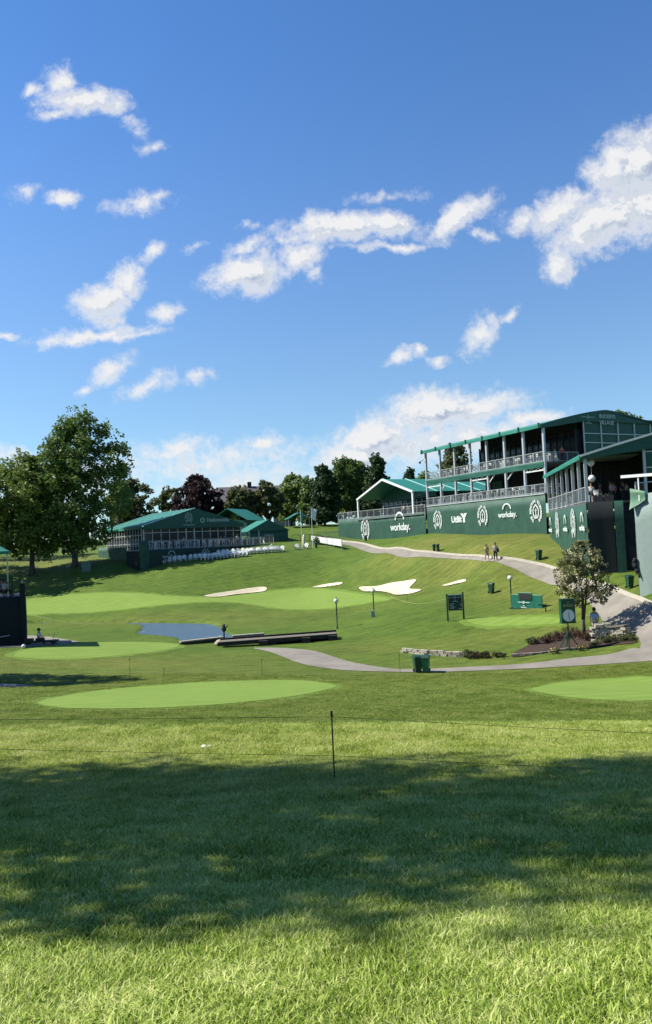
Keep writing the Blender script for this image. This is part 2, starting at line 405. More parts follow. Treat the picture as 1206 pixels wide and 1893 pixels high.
fc = np.stack([a, a + 1, a + 1 + nx_, a + nx_], 1)
me = bpy.data.meshes.new('ground'); me.vertices.add(len(vs)); me.vertices.foreach_set('co', vs.ravel())
me.loops.add(fc.size); me.loops.foreach_set('vertex_index', fc.ravel()); me.polygons.add(len(fc))
me.polygons.foreach_set('loop_start', np.arange(0, fc.size, 4)); me.polygons.foreach_set('use_smooth', np.ones(len(fc), bool)); me.update()
# turf kinds: 0 mown fairway green, 1 yellower rough
X, Y = vs[:, 0], vs[:, 1]
dry = np.zeros(len(vs))
def dry_blob(px, py, r, s, ry=None):
    x, y = hit(px, py); ry = ry or r
    global dry; dry = np.maximum(dry, s * np.exp(-((X - x) / r) ** 2 - ((Y - y) / ry) ** 2))
dry = np.maximum(dry, .75 * (1 / (1 + np.exp(-(21.0 - Y) / .45))))           # longer rough nearest the rope
dry = np.maximum(dry, .55 * np.clip(1 - np.abs(Y - 43) / 10, 0, 1))
for q in [(900,1010,10,.95,8),(980,1030,6,.9),(800,1003,8,.9),(1020,1020,5,.9),(1160,1085,4,.2),(960,1090,6,.6),(1010,1110,4,.7),(850,1190,8,.45,3),(960,1170,6,.55,3),(60,1075,8,.6,5),(120,1040,14,.75,8),(20,1040,14,.7,10),
          (300,1143,18,.5,3),(500,1145,10,.4,5),(180,1225,14,.6,4),(650,1200,5,.5,3)]:
    dry_blob(*q)
at = me.attributes.new('dry', 'FLOAT', 'POINT'); at.data.foreach_set('value', dry.astype(np.float32))

GA = .66
def gsc(st): return [(p, tuple(x * GA for x in c)) for p, c in st]
def turf_mat(name, lo, hi, dlo, dhi, bump=.5, attr=True, fine=60, stripe=0.0):
    m = bpy.data.materials.new(name); m.use_nodes = True; nt = m.node_tree; bs = nt.nodes['Principled BSDF']
    bs.inputs['Roughness'].default_value = .85; bs.inputs['Specular IOR Level'].default_value = .15
    tc = new(nt, 'ShaderNodeTexCoord')
    big = noise_n(nt, tc.outputs['Object'], .22, 5, .6)
    mp = new(nt, 'ShaderNodeMapping'); L(nt, tc.outputs['Object'], mp.inputs[0]); mp.inputs['Scale'].default_value = (.5, 1, 1)
    mid = noise_n(nt, mp.outputs[0], 1.6, 6, .68, .6)
    fin = noise_n(nt, tc.outputs['Object'], fine, 3, .6)
    f = math_n(nt, 'ADD', math_n(nt, 'MULTIPLY', mid, .5), math_n(nt, 'MULTIPLY', fin, .3))
    f = math_n(nt, 'ADD', f, math_n(nt, 'MULTIPLY', big, .2))
    if stripe:
        wv = new(nt, 'ShaderNodeTexWave'); wv.inputs['Scale'].default_value = .28; wv.inputs['Distortion'].default_value = .6
        mp2 = new(nt, 'ShaderNodeMapping'); mp2.inputs['Rotation'].default_value = (0, 0, R(62)); L(nt, tc.outputs['Object'], mp2.inputs[0]); L(nt, mp2.outputs[0], wv.inputs[0])
        f = math_n(nt, 'ADD', f, math_n(nt, 'MULTIPLY_ADD', wv.outputs['Fac'], stripe, -stripe / 2))
    c1 = ramp(nt, f, gsc([(.36, lo), (.64, hi)]))
    out = c1
    if attr:
        c2 = ramp(nt, f, gsc([(.36, dlo), (.64, dhi)]))
        an = new(nt, 'ShaderNodeAttribute', attribute_name='dry')
        d2 = math_n(nt, 'ADD', an.outputs['Fac'], math_n(nt, 'MULTIPLY_ADD', big, .5, -.25), clamp=True)
        mxx = new(nt, 'ShaderNodeMix', data_type='RGBA'); L(nt, d2, mxx.inputs[0]); L(nt, c1, mxx.inputs[6]); L(nt, c2, mxx.inputs[7]); out = mxx.outputs[2]
    L(nt, out, bs.inputs['Base Color'])
    b = new(nt, 'ShaderNodeBump'); b.inputs['Strength'].default_value = bump; b.inputs['Distance'].default_value = .12
    bh = math_n(nt, 'ADD', math_n(nt, 'MULTIPLY', mid, .8), noise_n(nt, tc.outputs['Object'], 7, 5, .7))
    L(nt, bh, b.inputs['Height']); L(nt, b.outputs[0], bs.inputs['Normal'])
    return m
M_turf = turf_mat('mown_turf', (.048, .098, .010), (.150, .235, .030), (.10, .122, .018), (.27, .28, .065), 1.0, stripe=.04)
M_put = turf_mat('putting_turf', (.165, .26, .042), (.235, .35, .068), 0, 0, .2, False, 90, stripe=.10)
M_put2 = turf_mat('collar_turf', (.12, .20, .030), (.19, .29, .045), 0, 0, .5, False, 50)
me.materials.append(M_turf)
ground = bpy.data.objects.new('ground', me); col.objects.link(ground)
tag(ground, 'rolling mown golf course turf falling to a pond and rising beyond', 'ground', kind='structure')

def drape(name, poly, m, off, cell=.8, fn=height, skirt=0):
    bm = bmesh.new(); vv = [bm.verts.new((x, y, 0)) for x, y in poly]
    f = bm.faces.new(vv); 
    xs = [p[0] for p in poly]; ys = [p[1] for p in poly]
    for ax, lo, hi in ((0, min(xs), max(xs)), (1, min(ys), max(ys))):
        for c in np.arange(lo + cell * .5, hi, cell):
            co = [0, 0, 0]; no = [0, 0, 0]; co[ax] = c; no[ax] = 1
            bmesh.ops.bisect_plane(bm, geom=bm.verts[:] + bm.edges[:] + bm.faces[:], plane_co=co, plane_no=no)
    bmesh.ops.triangulate(bm, faces=bm.faces[:])
    co = np.array([v.co[:] for v in bm.verts]); z = fn(co[:, 0], co[:, 1]) + off
    for v, zz in zip(bm.verts, z): v.co.z = zz
    bm.normal_update()
    for f in bm.faces:
        if f.normal.z < 0: f.normal_flip()
        f.smooth = True
    me = bpy.data.meshes.new(name); bm.to_mesh(me); bm.free(); me.materials.append(m)
    o = bpy.data.objects.new(name, me); col.objects.link(o); tag(o, kind='structure'); return o
EXCL = []
def W(pts, n=6, closed=True): 
    w = [hit(*p) for p in pts]; return smooth_closed(w, n) if closed else w
GREENS = [
 ('near practice green left of the rope stake', [(72,1300),(110,1288),(200,1274),(330,1264),(470,1259),(560,1259),(622,1270),(560,1286),(440,1300),(300,1310),(160,1312),(95,1308)]),
 ('practice green at right edge beyond the rope', [(982,1274),(1020,1264),(1100,1257),(1206,1252),(1350,1262),(1380,1282),(1206,1296),(1100,1294),(1020,1285)]),
 ('small practice green beside the black stand', [(26,1212),(60,1199),(140,1191),(240,1188),(320,1190),(328,1196),(280,1206),(180,1215),(80,1218)]),
 ('small green below the score sign', [(862,1147),(900,1142),(960,1140),(1035,1142),(1040,1151),(980,1156),(900,1157)]),
 ('large putting green in front of the bunkers', [(40,1113),(80,1104),(139,1099),(205,1097),(269,1098),(310,1102),(370,1104),(430,1102),(490,1095),(545,1089),(592,1089),(642,1096),(719,1107),(680,1115),(610,1125),(560,1127),(520,1125),(470,1117),(420,1113),(370,1114),(300,1119),(240,1125),(170,1131),(100,1134),(50,1136)])]
for lab, pts in GREENS:
    w = W(pts); ww = np.array(w); tg_ = np.roll(ww, -1, 0) - np.roll(ww, 1, 0); tg_ /= np.linalg.norm(tg_, axis=1)[:, None] + 1e-9
    ar = .5 * np.sum(ww[:, 0] * np.roll(ww[:, 1], -1) - np.roll(ww[:, 0], -1) * ww[:, 1]); nr_ = np.stack([tg_[:, 1], -tg_[:, 0]], 1) * (1 if ar > 0 else -1)
    wob = .55 + .12 * np.sin(np.arange(len(ww)) * 1.3) + .08 * np.sin(np.arange(len(ww)) * 3.1)
    wc = [tuple(q) for q in ww + nr_ * wob[:, None]]; EXCL.append(w)
    oc = drape('green_collar', wc, M_put2, .012, .7); oc['label'] = 'mown collar round the ' + lab
    o = drape('putting_green', w, M_put if len(pts) < 20 else M_put, .025, .7); o['label'] = lab
SAND = mat('bunker_sand', (.64, .56, .41), .95, .08, .8, .5, 3)
for w, lab in zip(BUNKW, ['long narrow sand bunker left of the green', 'thin sand bunker behind the green', 'large lobed sand bunker right of the green', 'thin sand bunker rightmost on the slope']):
    o = drape('sand_bunker', w, SAND, .075, .4); o['label'] = lab
# paths
M_path = mat('asphalt_path', (.235, .215, .185), .95, .20, .6, .5, 14)
M_curb = mat('concrete_kerb', (.50, .46, .38), .9, .1, 2)
up_top = [(632,1000),(650,1003),(680,1008),(720,1015.5),(780,1020),(840,1026),(890,1029),(924,1032),(960,1036),(990,1042),(1015,1048),(1036,1058),(1068,1070),(1100,1079),(1133,1089),(1206,1118),(1330,1150)]
up_bot = [(1330,1235),(1206,1223),(1186,1213),(1183,1199),(1184,1186),(1162,1167),(1135,1161),(1119,1156),(1108,1137),(1085,1112),(1060,1096),(1029,1083),(1003,1075),(975,1064),(955,1053),(919,1039.5),(880,1036),(840,1033),(780,1029),(720,1024),(660,1014),(632,1007)]
wpath = [hit(*p) for p in up_top]; wpath2 = [hit(*p) for p in up_bot]
UP = smooth_open(wpath, 4) + smooth_open(wpath2, 4)
EXCL.append(UP)
o = drape('path', UP, M_path, .035, .8); o['label'] = 'grey asphalt cart path curving up past the stands'
lp_t = [(470,1197),(510,1197.5),(550,1200),(587,1205),(631,1218),(665,1226),(696,1231),(735,1236),(800,1236),(888,1233),(960,1229.5),(1041,1220),(1123,1210.5),(1166,1199),(1184,1199)]
lp_b = [(1200,1222),(1150,1226),(1082,1231),(1020,1235),(960,1238),(888,1240.5),(792,1242.5),(720,1241),(660,1239),(620,1236.5),(573,1230),(545,1223),(522,1214),(500,1206),(470,1199)]
LP = smooth_open([hit(*p) for p in lp_t], 4) + smooth_open([hit(*p) for p in lp_b], 4)
EXCL.append(LP)
o = drape('path', LP, M_path, .022, .8); o['label'] = 'lower grey path running past the two waste bins'
w = [hit(*p) for p in [(-60,1180),(60,1176),(90,1178),(125,1183),(150,1188),(120,1192),(60,1196),(-60,1200)]]; EXCL.append(w)
o = drape('path', w, M_path, .03, .8); o['label'] = 'short stretch of path beside the black stand'
w = [hit(*p) for p in [(-80,1262),(0,1264),(40,1266),(70,1269),(30,1272),(-80,1272)]]; EXCL.append(w)
o = drape('path', w, M_path, .03, .8); o['label'] = 'sliver of path in tree shade at the left edge'
# kerb on the uphill side
km = MB(); ks = smooth_open(wpath, 4)
for i in range(len(ks) - 1):
    a = Vector((*ks[i], gz(*ks[i]) + .10)); b = Vector((*ks[i+1], gz(*ks[i+1]) + .10))
    if (b - a).length > .01: km.beam(a, b, .30, .22)
tag(km.build('kerb', M_curb), 'pale concrete kerb along the uphill edge of the path', 'kerb', kind='structure')
# water
m = bpy.data.materials.new('pond_water'); m.use_nodes = True; nt = m.node_tree; bs = nt.nodes['Principled BSDF']
bs.inputs['Base Color'].default_value = (.06, .11, .20, 1); bs.inputs['Roughness'].default_value = .2
tc = new(nt, 'ShaderNodeTexCoord'); mp = new(nt, 'ShaderNodeMapping'); mp.inputs['Scale'].default_value = (1, 1.8, 1); L(nt, tc.outputs['Object'], mp.inputs[0])
b = new(nt, 'ShaderNodeBump'); b.inputs['Strength'].default_value = .9; b.inputs['Distance'].default_value = .22
L(nt, noise_n(nt, mp.outputs[0], 2.6, 5, .65), b.inputs['Height']); L(nt, b.outputs[0], bs.inputs['Normal'])
wp = [flat_hit(x, y, WATER) for x, y in [(20,1149),(250,1147),(420,1148),(450,1165),(660,1170),(640,1192),(500,1196),(330,1196),(200,1180),(230,1160),(20,1160)]]
wm = MB(); wm.add([(x, y, WATER) for x, y in wp], [tuple(range(len(wp)))[::-1]])
o = wm.build('water', m); tag(o, 'rippled blue pond water between the greens', 'water', kind='structure')

# ------------------------------------------------------------------ grass blades (instanced tufts)
def grass_proto(seed, n, rad, hgt):
    r = np.random.default_rng(seed); V = []; Fc = []; T = []
    for i in range(n):
        a = r.uniform(0, 6.283); d = rad * math.sqrt(r.uniform()); x = d * math.cos(a); y = d * math.sin(a)
        h = hgt * r.uniform(.45, 1.15); b = r.uniform(0, 6.283); wv = r.uniform(.0022, .0052); lean = h * r.uniform(.3, 1.5); la = r.uniform(0, 6.283)
        ux, uy = math.cos(b) * wv, math.sin(b) * wv; o = len(V)
        for t, k in ((0, 1), (.55, .8)):
            lx = x + math.cos(la) * lean * t * t; ly = y + math.sin(la) * lean * t * t; z = h * t - .012 * (t == 0)
            V += [(lx - ux * k, ly - uy * k, z), (lx + ux * k, ly + uy * k, z)]
        V.append((x + math.cos(la) * lean, y + math.sin(la) * lean, h * .93))
        Fc += [(o, o+1, o+3, o+2), (o+2, o+3, o+4)]
        c = r.uniform(); T += [c] * 5
    me = bpy.data.meshes.new('grass_tuft'); me.from_pydata(V, [], Fc)
    at = me.attributes.new('tone', 'FLOAT', 'POINT'); at.data.foreach_set('value', np.array(T, np.float32))
    return me
m = bpy.data.materials.new('grass_blade'); m.use_nodes = True; nt = m.node_tree; bs = nt.nodes['Principled BSDF']
bs.inputs['Roughness'].default_value = .5; bs.inputs['Specular IOR Level'].default_value = .12
gn_ = new(nt, 'ShaderNodeNewGeometry'); vm_ = new(nt, 'ShaderNodeVectorMath', operation='MULTIPLY_ADD'); L(nt, gn_.outputs['Normal'], vm_.inputs[0]); vm_.inputs[1].default_value = (.6, .6, .6); vm_.inputs[2].default_value = (0, 0, .85)
vn_ = new(nt, 'ShaderNodeVectorMath', operation='NORMALIZE'); L(nt, vm_.outputs[0], vn_.inputs[0]); L(nt, vn_.outputs[0], bs.inputs['Normal'])
an = new(nt, 'ShaderNodeAttribute', attribute_name='tone'); 
ad = new(nt, 'ShaderNodeAttribute', attribute_name='dry', attribute_type='INSTANCER')
tg = new(nt, 'ShaderNodeTexCoord'); 
ge = new(nt, 'ShaderNodeNewGeometry'); bn = noise_n(nt, ge.outputs['Position'], .9, 5, .65)
f = math_n(nt, 'ADD', math_n(nt, 'MULTIPLY', an.outputs['Fac'], .95), math_n(nt, 'MULTIPLY_ADD', bn, 1.4, -.62))
c1 = ramp(nt, f, gsc([(0, (.06, .13, .006)), (.28, (.27, .45, .030)), (.60, (.60, .80, .16)), (1, (1.1, 1.18, .48))]))
c3 = ramp(nt, f, gsc([(0, (.05, .10, .010)), (.4, (.16, .26, .032)), (.75, (.28, .38, .07)), (1, (.42, .46, .14))]))
am = new(nt, 'ShaderNodeAttribute', attribute_name='mown', attribute_type='INSTANCER')
mm0 = new(nt, 'ShaderNodeMix', data_type='RGBA'); L(nt, am.outputs['Fac'], mm0.inputs[0]); L(nt, c1, mm0.inputs[6]); L(nt, c3, mm0.inputs[7]); c1 = mm0.outputs[2]
c2 = ramp(nt, f, gsc([(0, (.14, .19, .02)), (.38, (.32, .43, .05)), (.72, (.54, .61, .14)), (1, (.76, .76, .32))]))
mxx = new(nt, 'ShaderNodeMix', data_type='RGBA'); L(nt, math_n(nt, 'MULTIPLY', ad.outputs['Fac'], 1.0, clamp=True), mxx.inputs[0]); L(nt, c1, mxx.inputs[6]); L(nt, c2, mxx.inputs[7])
L(nt, mxx.outputs[2], bs.inputs['Base Color'])
tr = new(nt, 'ShaderNodeBsdfTranslucent'); L(nt, mxx.outputs[2], tr.inputs[0]); ms = new(nt, 'ShaderNodeMixShader'); ms.inputs[0].default_value = .42
L(nt, bs.outputs[0], ms.inputs[1]); L(nt, tr.outputs[0], ms.inputs[2]); L(nt, ms.outputs[0], nt.nodes['Material Output'].inputs[0])
M_blade = m
protos = []
for k in range(6):
    pm = grass_proto(k, 150, .15, .058); pm.materials.append(M_blade)
    protos.append(bpy.data.objects.new('grass_tuft', pm))
def scatter():
    pts = []
    for y0, y1, st, sc in ((2.2, 6, .09, .95), (6, 10, .12, 1.0), (10, 16, .17, 1.2), (16, 27, .24, 1.5), (27, 44, .36, 2.0)):
        ys = np.arange(y0, y1, st)
        for y in ys:
            xm = .47 * y + .9; xs = np.arange(-xm, xm, st)
            xx = xs + rng.uniform(-.5, .5, len(xs)) * st; yy = y + rng.uniform(-.5, .5, len(xs)) * st
            pts.append(np.stack([xx, yy, np.full(len(xs), sc)], 1))
    return np.concatenate(pts)
pt = scatter(); keep = np.ones(len(pt), bool)
for e in EXCL:
    ins = in_poly(pt[:, 0], pt[:, 1], e); keep &= ~ins
    ex = [q[0] for q in e]; ey = [q[1] for q in e]
    nb = (pt[:, 0] > min(ex) - 1) & (pt[:, 0] < max(ex) + 1) & (pt[:, 1] > min(ey) - 1) & (pt[:, 1] < max(ey) + 1)
    dd = np.full(len(pt), 9.0); dd[nb] = poly_dist(pt[nb, 0], pt[nb, 1], e); keep &= dd > .14 * pt[:, 2]
pt = pt[keep]; n = len(pt)
ng = np.sin(pt[:, 0] * 1.7 + 2 * np.sin(pt[:, 1] * .9)) * np.sin(pt[:, 1] * 2.3 + 1.3 * np.sin(pt[:, 0] * 1.1))
gv = np.stack([pt[:, 0], pt[:, 1], height(pt[:, 0], pt[:, 1]) + .0], 1)
gm = bpy.data.meshes.new('grass'); gm.vertices.add(n); gm.vertices.foreach_set('co', gv.ravel())
def fattr(nm, v, ty='FLOAT'):
    a = gm.attributes.new(nm, ty, 'POINT'); a.data.foreach_set('value', v)
mown = np.clip((pt[:, 1] - 20.5) / 1.0, 0, 1)
fattr('sz', (pt[:, 2] * rng.uniform(.8, 1.15, n)).astype(np.float32))
fattr('hz', ((1.0 + .35 * ng) * (1 - .55 * mown) * rng.uniform(.85, 1.15, n) * np.clip(pt[:, 2], 1, 1.3)).astype(np.float32))
fattr('mown', mown.astype(np.float32))
fattr('rz', rng.uniform(0, 6.283, n).astype(np.float32))
fattr('pick', rng.integers(0, 6, n).astype(np.int32), 'INT')
ds_ = np.clip(.30 + .45 / (1 + np.exp((np.abs(pt[:, 1] - 15.5) - 5) / .5)), 0, 1) * (1 - mown) + mown * .10
fattr('dry', (ds_ + rng.uniform(-.15, .15, n)).astype(np.float32))
grass = bpy.data.objects.new('grass', gm); col.objects.link(grass)
tag(grass, 'short green grass blades covering the near lawn', 'grass', kind='stuff')
ngp = bpy.data.node_groups.new('grass_scatter', 'GeometryNodeTree')
ngp.interface.new_socket('Geometry', in_out='INPUT', socket_type='NodeSocketGeometry'); ngp.interface.new_socket('Geometry', in_out='OUTPUT', socket_type='NodeSocketGeometry')
a_in = new(ngp, 'NodeGroupInput'); a_out = new(ngp, 'NodeGroupOutput')
iop = new(ngp, 'GeometryNodeInstanceOnPoints'); gti = new(ngp, 'GeometryNodeGeometryToInstance')
for po in protos[::-1]:
    oi = new(ngp, 'GeometryNodeObjectInfo'); oi.inputs[0].default_value = po; oi.inputs['As Instance'].default_value = True
    L(ngp, oi.outputs['Geometry'], gti.inputs[0])
def na(nm, ty='FLOAT'):
    q = new(ngp, 'GeometryNodeInputNamedAttribute', data_type=ty); q.inputs[0].default_value = nm; return q.outputs[0]
mtp = new(ngp, 'GeometryNodeMeshToPoints'); L(ngp, a_in.outputs[0], mtp.inputs[0])
L(ngp, mtp.outputs[0], iop.inputs['Points']); L(ngp, gti.outputs[0], iop.inputs['Instance']); iop.inputs['Pick Instance'].default_value = True
L(ngp, na('pick', 'INT'), iop.inputs['Instance Index'])
cr_ = new(ngp, 'ShaderNodeCombineXYZ'); L(ngp, na('rz'), cr_.inputs[2]); L(ngp, cr_.outputs[0], iop.inputs['Rotation'])
cs_ = new(ngp, 'ShaderNodeCombineXYZ'); s_ = na('sz'); L(ngp, s_, cs_.inputs[0]); L(ngp, s_, cs_.inputs[1]); L(ngp, na('hz'), cs_.inputs[2]); L(ngp, cs_.outputs[0], iop.inputs['Scale'])
L(ngp, iop.outputs[0], a_out.inputs[0])
md = grass.modifiers.new('scatter', 'NODES'); md.node_group = ngp

# ------------------------------------------------------------------ trees
def leaf_mat(name, a, b, c):
    m = bpy.data.materials.new(name); m.use_nodes = True; nt = m.node_tree; bs = nt.nodes['Principled BSDF']
    bs.inputs['Roughness'].default_value = .55; bs.inputs['Specular IOR Level'].default_value = .25
    an = new(nt, 'ShaderNodeAttribute', attribute_name='tone')
    cr = ramp(nt, an.outputs['Fac'], [(p, tuple(x * .82 for x in q)) for p, q in ((0, a), (.55, b), (1, c))]); L(nt, cr, bs.inputs['Base Color'])
    tr = new(nt, 'ShaderNodeBsdfTranslucent'); L(nt, cr, tr.inputs[0]); ms = new(nt, 'ShaderNodeMixShader'); ms.inputs[0].default_value = .36
    L(nt, bs.outputs[0], ms.inputs[1]); L(nt, tr.outputs[0], ms.inputs[2]); L(nt, ms.outputs[0], nt.nodes['Material Output'].inputs[0])
    return m
L_oak = leaf_mat('leaf_oak', (.055, .105, .024), (.110, .185, .040), (.21, .28, .075))
L_light = leaf_mat('leaf_light', (.085, .14, .028), (.17, .245, .052), (.30, .36, .10))
L_dark = leaf_mat('leaf_spruce', (.022, .050, .020), (.044, .085, .030), (.08, .13, .048))
L_olive = leaf_mat('leaf_olive', (.060, .078, .030), (.115, .135, .050), (.19, .20, .085))
L_purple = leaf_mat('leaf_purple', (.024, .013, .014), (.045, .024, .026), (.08, .042, .042))
L_mag = leaf_mat('leaf_magnolia', (.07, .085, .030), (.14, .155, .060), (.30, .28, .15))
L_rose = leaf_mat('leaf_rose', (.045, .030, .018), (.08, .045, .03), (.14, .08, .05))
L_shrub = leaf_mat('leaf_shrub', (.03, .05, .015), (.07, .09, .03), (.13, .14, .05))
def interp(prof, t, k): return float(np.interp(t, [p[0] for p in prof], [p[k] for p in prof]))
def leaves(mb_v, mb_f, tones, c, rad, n, size, r, droop=0, tone=.5):
    d = r.normal(size=(n, 3)); d /= np.linalg.norm(d, axis=1)[:, None]
    p = c + d * (r.uniform(.25, 1, (n, 1)) ** .5) * rad
    nr = r.normal(size=(n, 3)) + np.array([0, 0, .6]) + d * .5; nr /= np.linalg.norm(nr, axis=1)[:, None]
    t = np.cross(nr, r.normal(size=(n, 3))); t /= np.linalg.norm(t, axis=1)[:, None]; b = np.cross(nr, t)
    s = size * r.uniform(.6, 1.35, (n, 1))
    o = len(mb_v) and sum(len(x) for x in mb_v)
    q = np.stack([p - t * s * .5, p + b * s * .30 - t * s * .05, p + t * s * .5, p - b * s * .30 - t * s * .05], 1)
    mb_v.append(q.reshape(-1, 3)); mb_f.append(np.arange(n * 4).reshape(-1, 4) + o)
    tn = np.clip(tone + r.normal(0, .18, n), 0, 1); tones.append(np.repeat(tn, 4))
def mk_leaf_obj(name, V, Fc, T, m, parent):
    v = np.concatenate(V); f = np.concatenate(Fc); me = bpy.data.meshes.new(name)
    me.vertices.add(len(v)); me.vertices.foreach_set('co', v.ravel()); me.loops.add(f.size); me.loops.foreach_set('vertex_index', f.ravel())
    me.polygons.add(len(f)); me.polygons.foreach_set('loop_start', np.arange(0, f.size, 4)); me.update()
    at = me.attributes.new('tone', 'FLOAT', 'POINT'); at.data.foreach_set('value', np.concatenate(T).astype(np.float32))
    me.materials.append(m); o = bpy.data.objects.new(name, me); col.objects.link(o)
    if parent is not None: o.parent = parent
    return o
def tree(name, loc, prof, m, label, cat='tree', group=None, seed=1, ncl=110, per=60, size=.42, trunk_r=.35, clr=.11, inner=.35, stems=1, forks=14, bark=None, sub=None, ysc=1.0):
    """prof: (height, left radius, right radius) rows from crown bottom to top"""
    r = np.random.default_rng(seed); root = empty(name, loc, 0, label, cat, group)
    zb, zt = prof[0][0], prof[-1][0]; H = zt - zb
    V, Fc, T = [], [], []; cl = []
    tries = 0
    while len(cl) < ncl and tries < ncl * 40:
        tries += 1
        z = zb + H * r.uniform(0, 1); a = r.uniform(0, 6.283)
        rl = interp(prof, z, 1); rr = interp(prof, z, 2); c = math.cos(a)
        rad = (rr if c > 0 else rl); ry = (rl + rr) / 2
        if r.uniform() > (rl + rr) / (max(p[1] + p[2] for p in prof) + 1e-6) + .12: continue
        f = 1 - inner * r.uniform() ** 1.6
        if r.uniform() < .18: f = r.uniform(.1, .7)
        cl.append((rad * f * c, ry * f * math.sin(a) * ysc, z))
    for (x, y, z) in cl:
        rad = H * clr * r.uniform(.55, 1.25) + size * .3
        leaves(V, Fc, T, np.array([x, y, z]), rad * np.array([1, 1, .72]), int(per * r.uniform(.5, 1.3)), size, r, tone=.2 + .6 * r.uniform())
        if sub:   # small outlying sprigs break the outline
            for _ in range(sub):
                d = r.normal(size=3); d /= np.linalg.norm(d)
                leaves(V, Fc, T, np.array([x, y, z]) + d * rad * 1.15, rad * .35, int(per * .14) + 3, size * .85, r, tone=.3 + .6 * r.uniform())
    mk_leaf_obj('crown', V, Fc, T, m, root)
    tb = MB(); lim = MB()
    for s in range(stems):
        ox = 0 if stems == 1 else (s - (stems - 1) / 2) * trunk_r * 1.6
        pts = [Vector((ox * .3, 0, -.3)), Vector((ox * .5, 0, zb * .5)), Vector((ox + r.normal() * .03 * H, r.normal() * .03 * H, zb + H * .15)), Vector((ox * 2 + r.normal() * .04 * H, 0, zb + H * .45)), Vector((ox * 2.5, 0, zb + H * .8))]
        rs = [trunk_r * 1.25, trunk_r * .9, trunk_r * .75, trunk_r * .45, trunk_r * .12]
        for i in range(4): tb.tube(pts[i], pts[i+1], rs[i], rs[i+1], 8)
    for k in range(min(forks, len(cl))):
        x, y, z = cl[k * (len(cl) // max(forks, 1)) % len(cl)]
        z0 = max(zb * .75, min(z - .25 * math.hypot(x, y) - .08 * H, zb + H * .6)); m1 = Vector((x * .45, y * .45, z0 + (z - z0) * .55))
        lim.tube((0, 0, z0), m1, trunk_r * .34, trunk_r * .2, 5); lim.tube(m1, (x * .95, y * .95, z), trunk_r * .2, trunk_r * .05, 5)
    tr = tb.build('trunk', bark or M_bark, root, True)
    if forks: lim.build('limb', bark or M_bark, root, True)
    return root
# ------------------------------------------------------------------ marks and lettering
def emblem_mb(mb, c, r, right=(1,0,0), up=(0,0,1), th=.012, sx=.74):
    """ring of letters round a pointed shield with a slim figure in it"""
    rg = Vector(right); u = Vector(up); n = rg.cross(u); c = Vector(c)
    def pt(x, y, z=0): return c + rg * (x * r * sx) + u * (y * r) + n * z
    def ring(pts, w):
        m = len(pts)
        for i in range(m - 1):
            (x0, y0), (x1, y1) = pts[i], pts[i+1]; dx, dy = x1 - x0, y1 - y0; l = math.hypot(dx, dy) or 1; ox, oy = -dy / l * w / 2, dx / l * w / 2
            ex, ey = dx / l * .012, dy / l * .012
            q = [(x0-ex+ox, y0-ey+oy), (x0-ex-ox, y0-ey-oy), (x1+ex-ox, y1+ey-oy), (x1+ex+ox, y1+ey+oy)]
            mb.add([pt(a, b, -th) for a, b in q] + [pt(a, b, th) for a, b in q], [(0,1,2,3),(4,7,6,5),(0,4,5,1),(1,5,6,2),(2,6,7,3),(3,7,4,0)])
    words = "THE MEMORIAL TOURNAMENT"
    a0, a1 = R(236), R(-56)
    for i, ch in enumerate(words):
        if ch == ' ': continue
        a = a0 + (a1 - a0) * i / (len(words) - 1)
        t = Vector((math.sin(a), -math.cos(a))); o = (math.cos(a) * .84, math.sin(a) * .92)
        put_text(mb, ch, .36 * r, pt(o[0], o[1] , 0) - (rg * t.y * 0), rg * t.x + u * t.y, rg * math.cos(a) + u * math.sin(a), bold=.05, extrude=th)
    sh = [(-.18,-.62),(-.34,-.5),(-.5,-.2),(-.52,.1),(-.42,.36),(-.2,.52),(0,.72),(.2,.52),(.42,.36),(.52,.1),(.5,-.2),(.34,-.5),(.18,-.62),(0,-.5),(-.18,-.62)]
    ring(sh, .17)
    ring([(0,-.34),(0,.32)], .13); ring([(-.16,-.36),(.16,-.36)], .12); ring([(-.2,.1),(0,.26),(.2,.1)], .06)
def arc_mb(mb, c, r, w, right=(1,0,0), up=(0,0,1), a0=0, a1=180, th=.012, n=14, sy=1):
    rg = Vector(right); u = Vector(up); nn = rg.cross(u); c = Vector(c); V = []
    for i in range(n + 1):
        a = R(a0 + (a1 - a0) * i / n)
        for k in (r - w, r):
            for z in (-th, th): V.append(c + rg * (k * math.cos(a)) + u * (k * math.sin(a) * sy) + nn * z)
    Fs = []
    for i in range(n):
        o = i * 4; Fs += [(o,o+2,o+6,o+4),(o+1,o+5,o+7,o+3),(o,o+4,o+5,o+1),(o+2,o+3,o+7,o+6)]
    mb.add(V, Fs)
def workday_mb(mb, c, w, right=(1,0,0), up=(0,0,1), th=.012):
    rg = Vector(right); u = Vector(up); c = Vector(c)
    put_text(mb, "workday.", w * .29, c - u * (w * .16), right, up, bold=.035, extrude=th)
    arc_mb(mb, c + u * (w * .11) - rg * (w * .02), w * .27, w * .062, right, up, 8, 172, th)
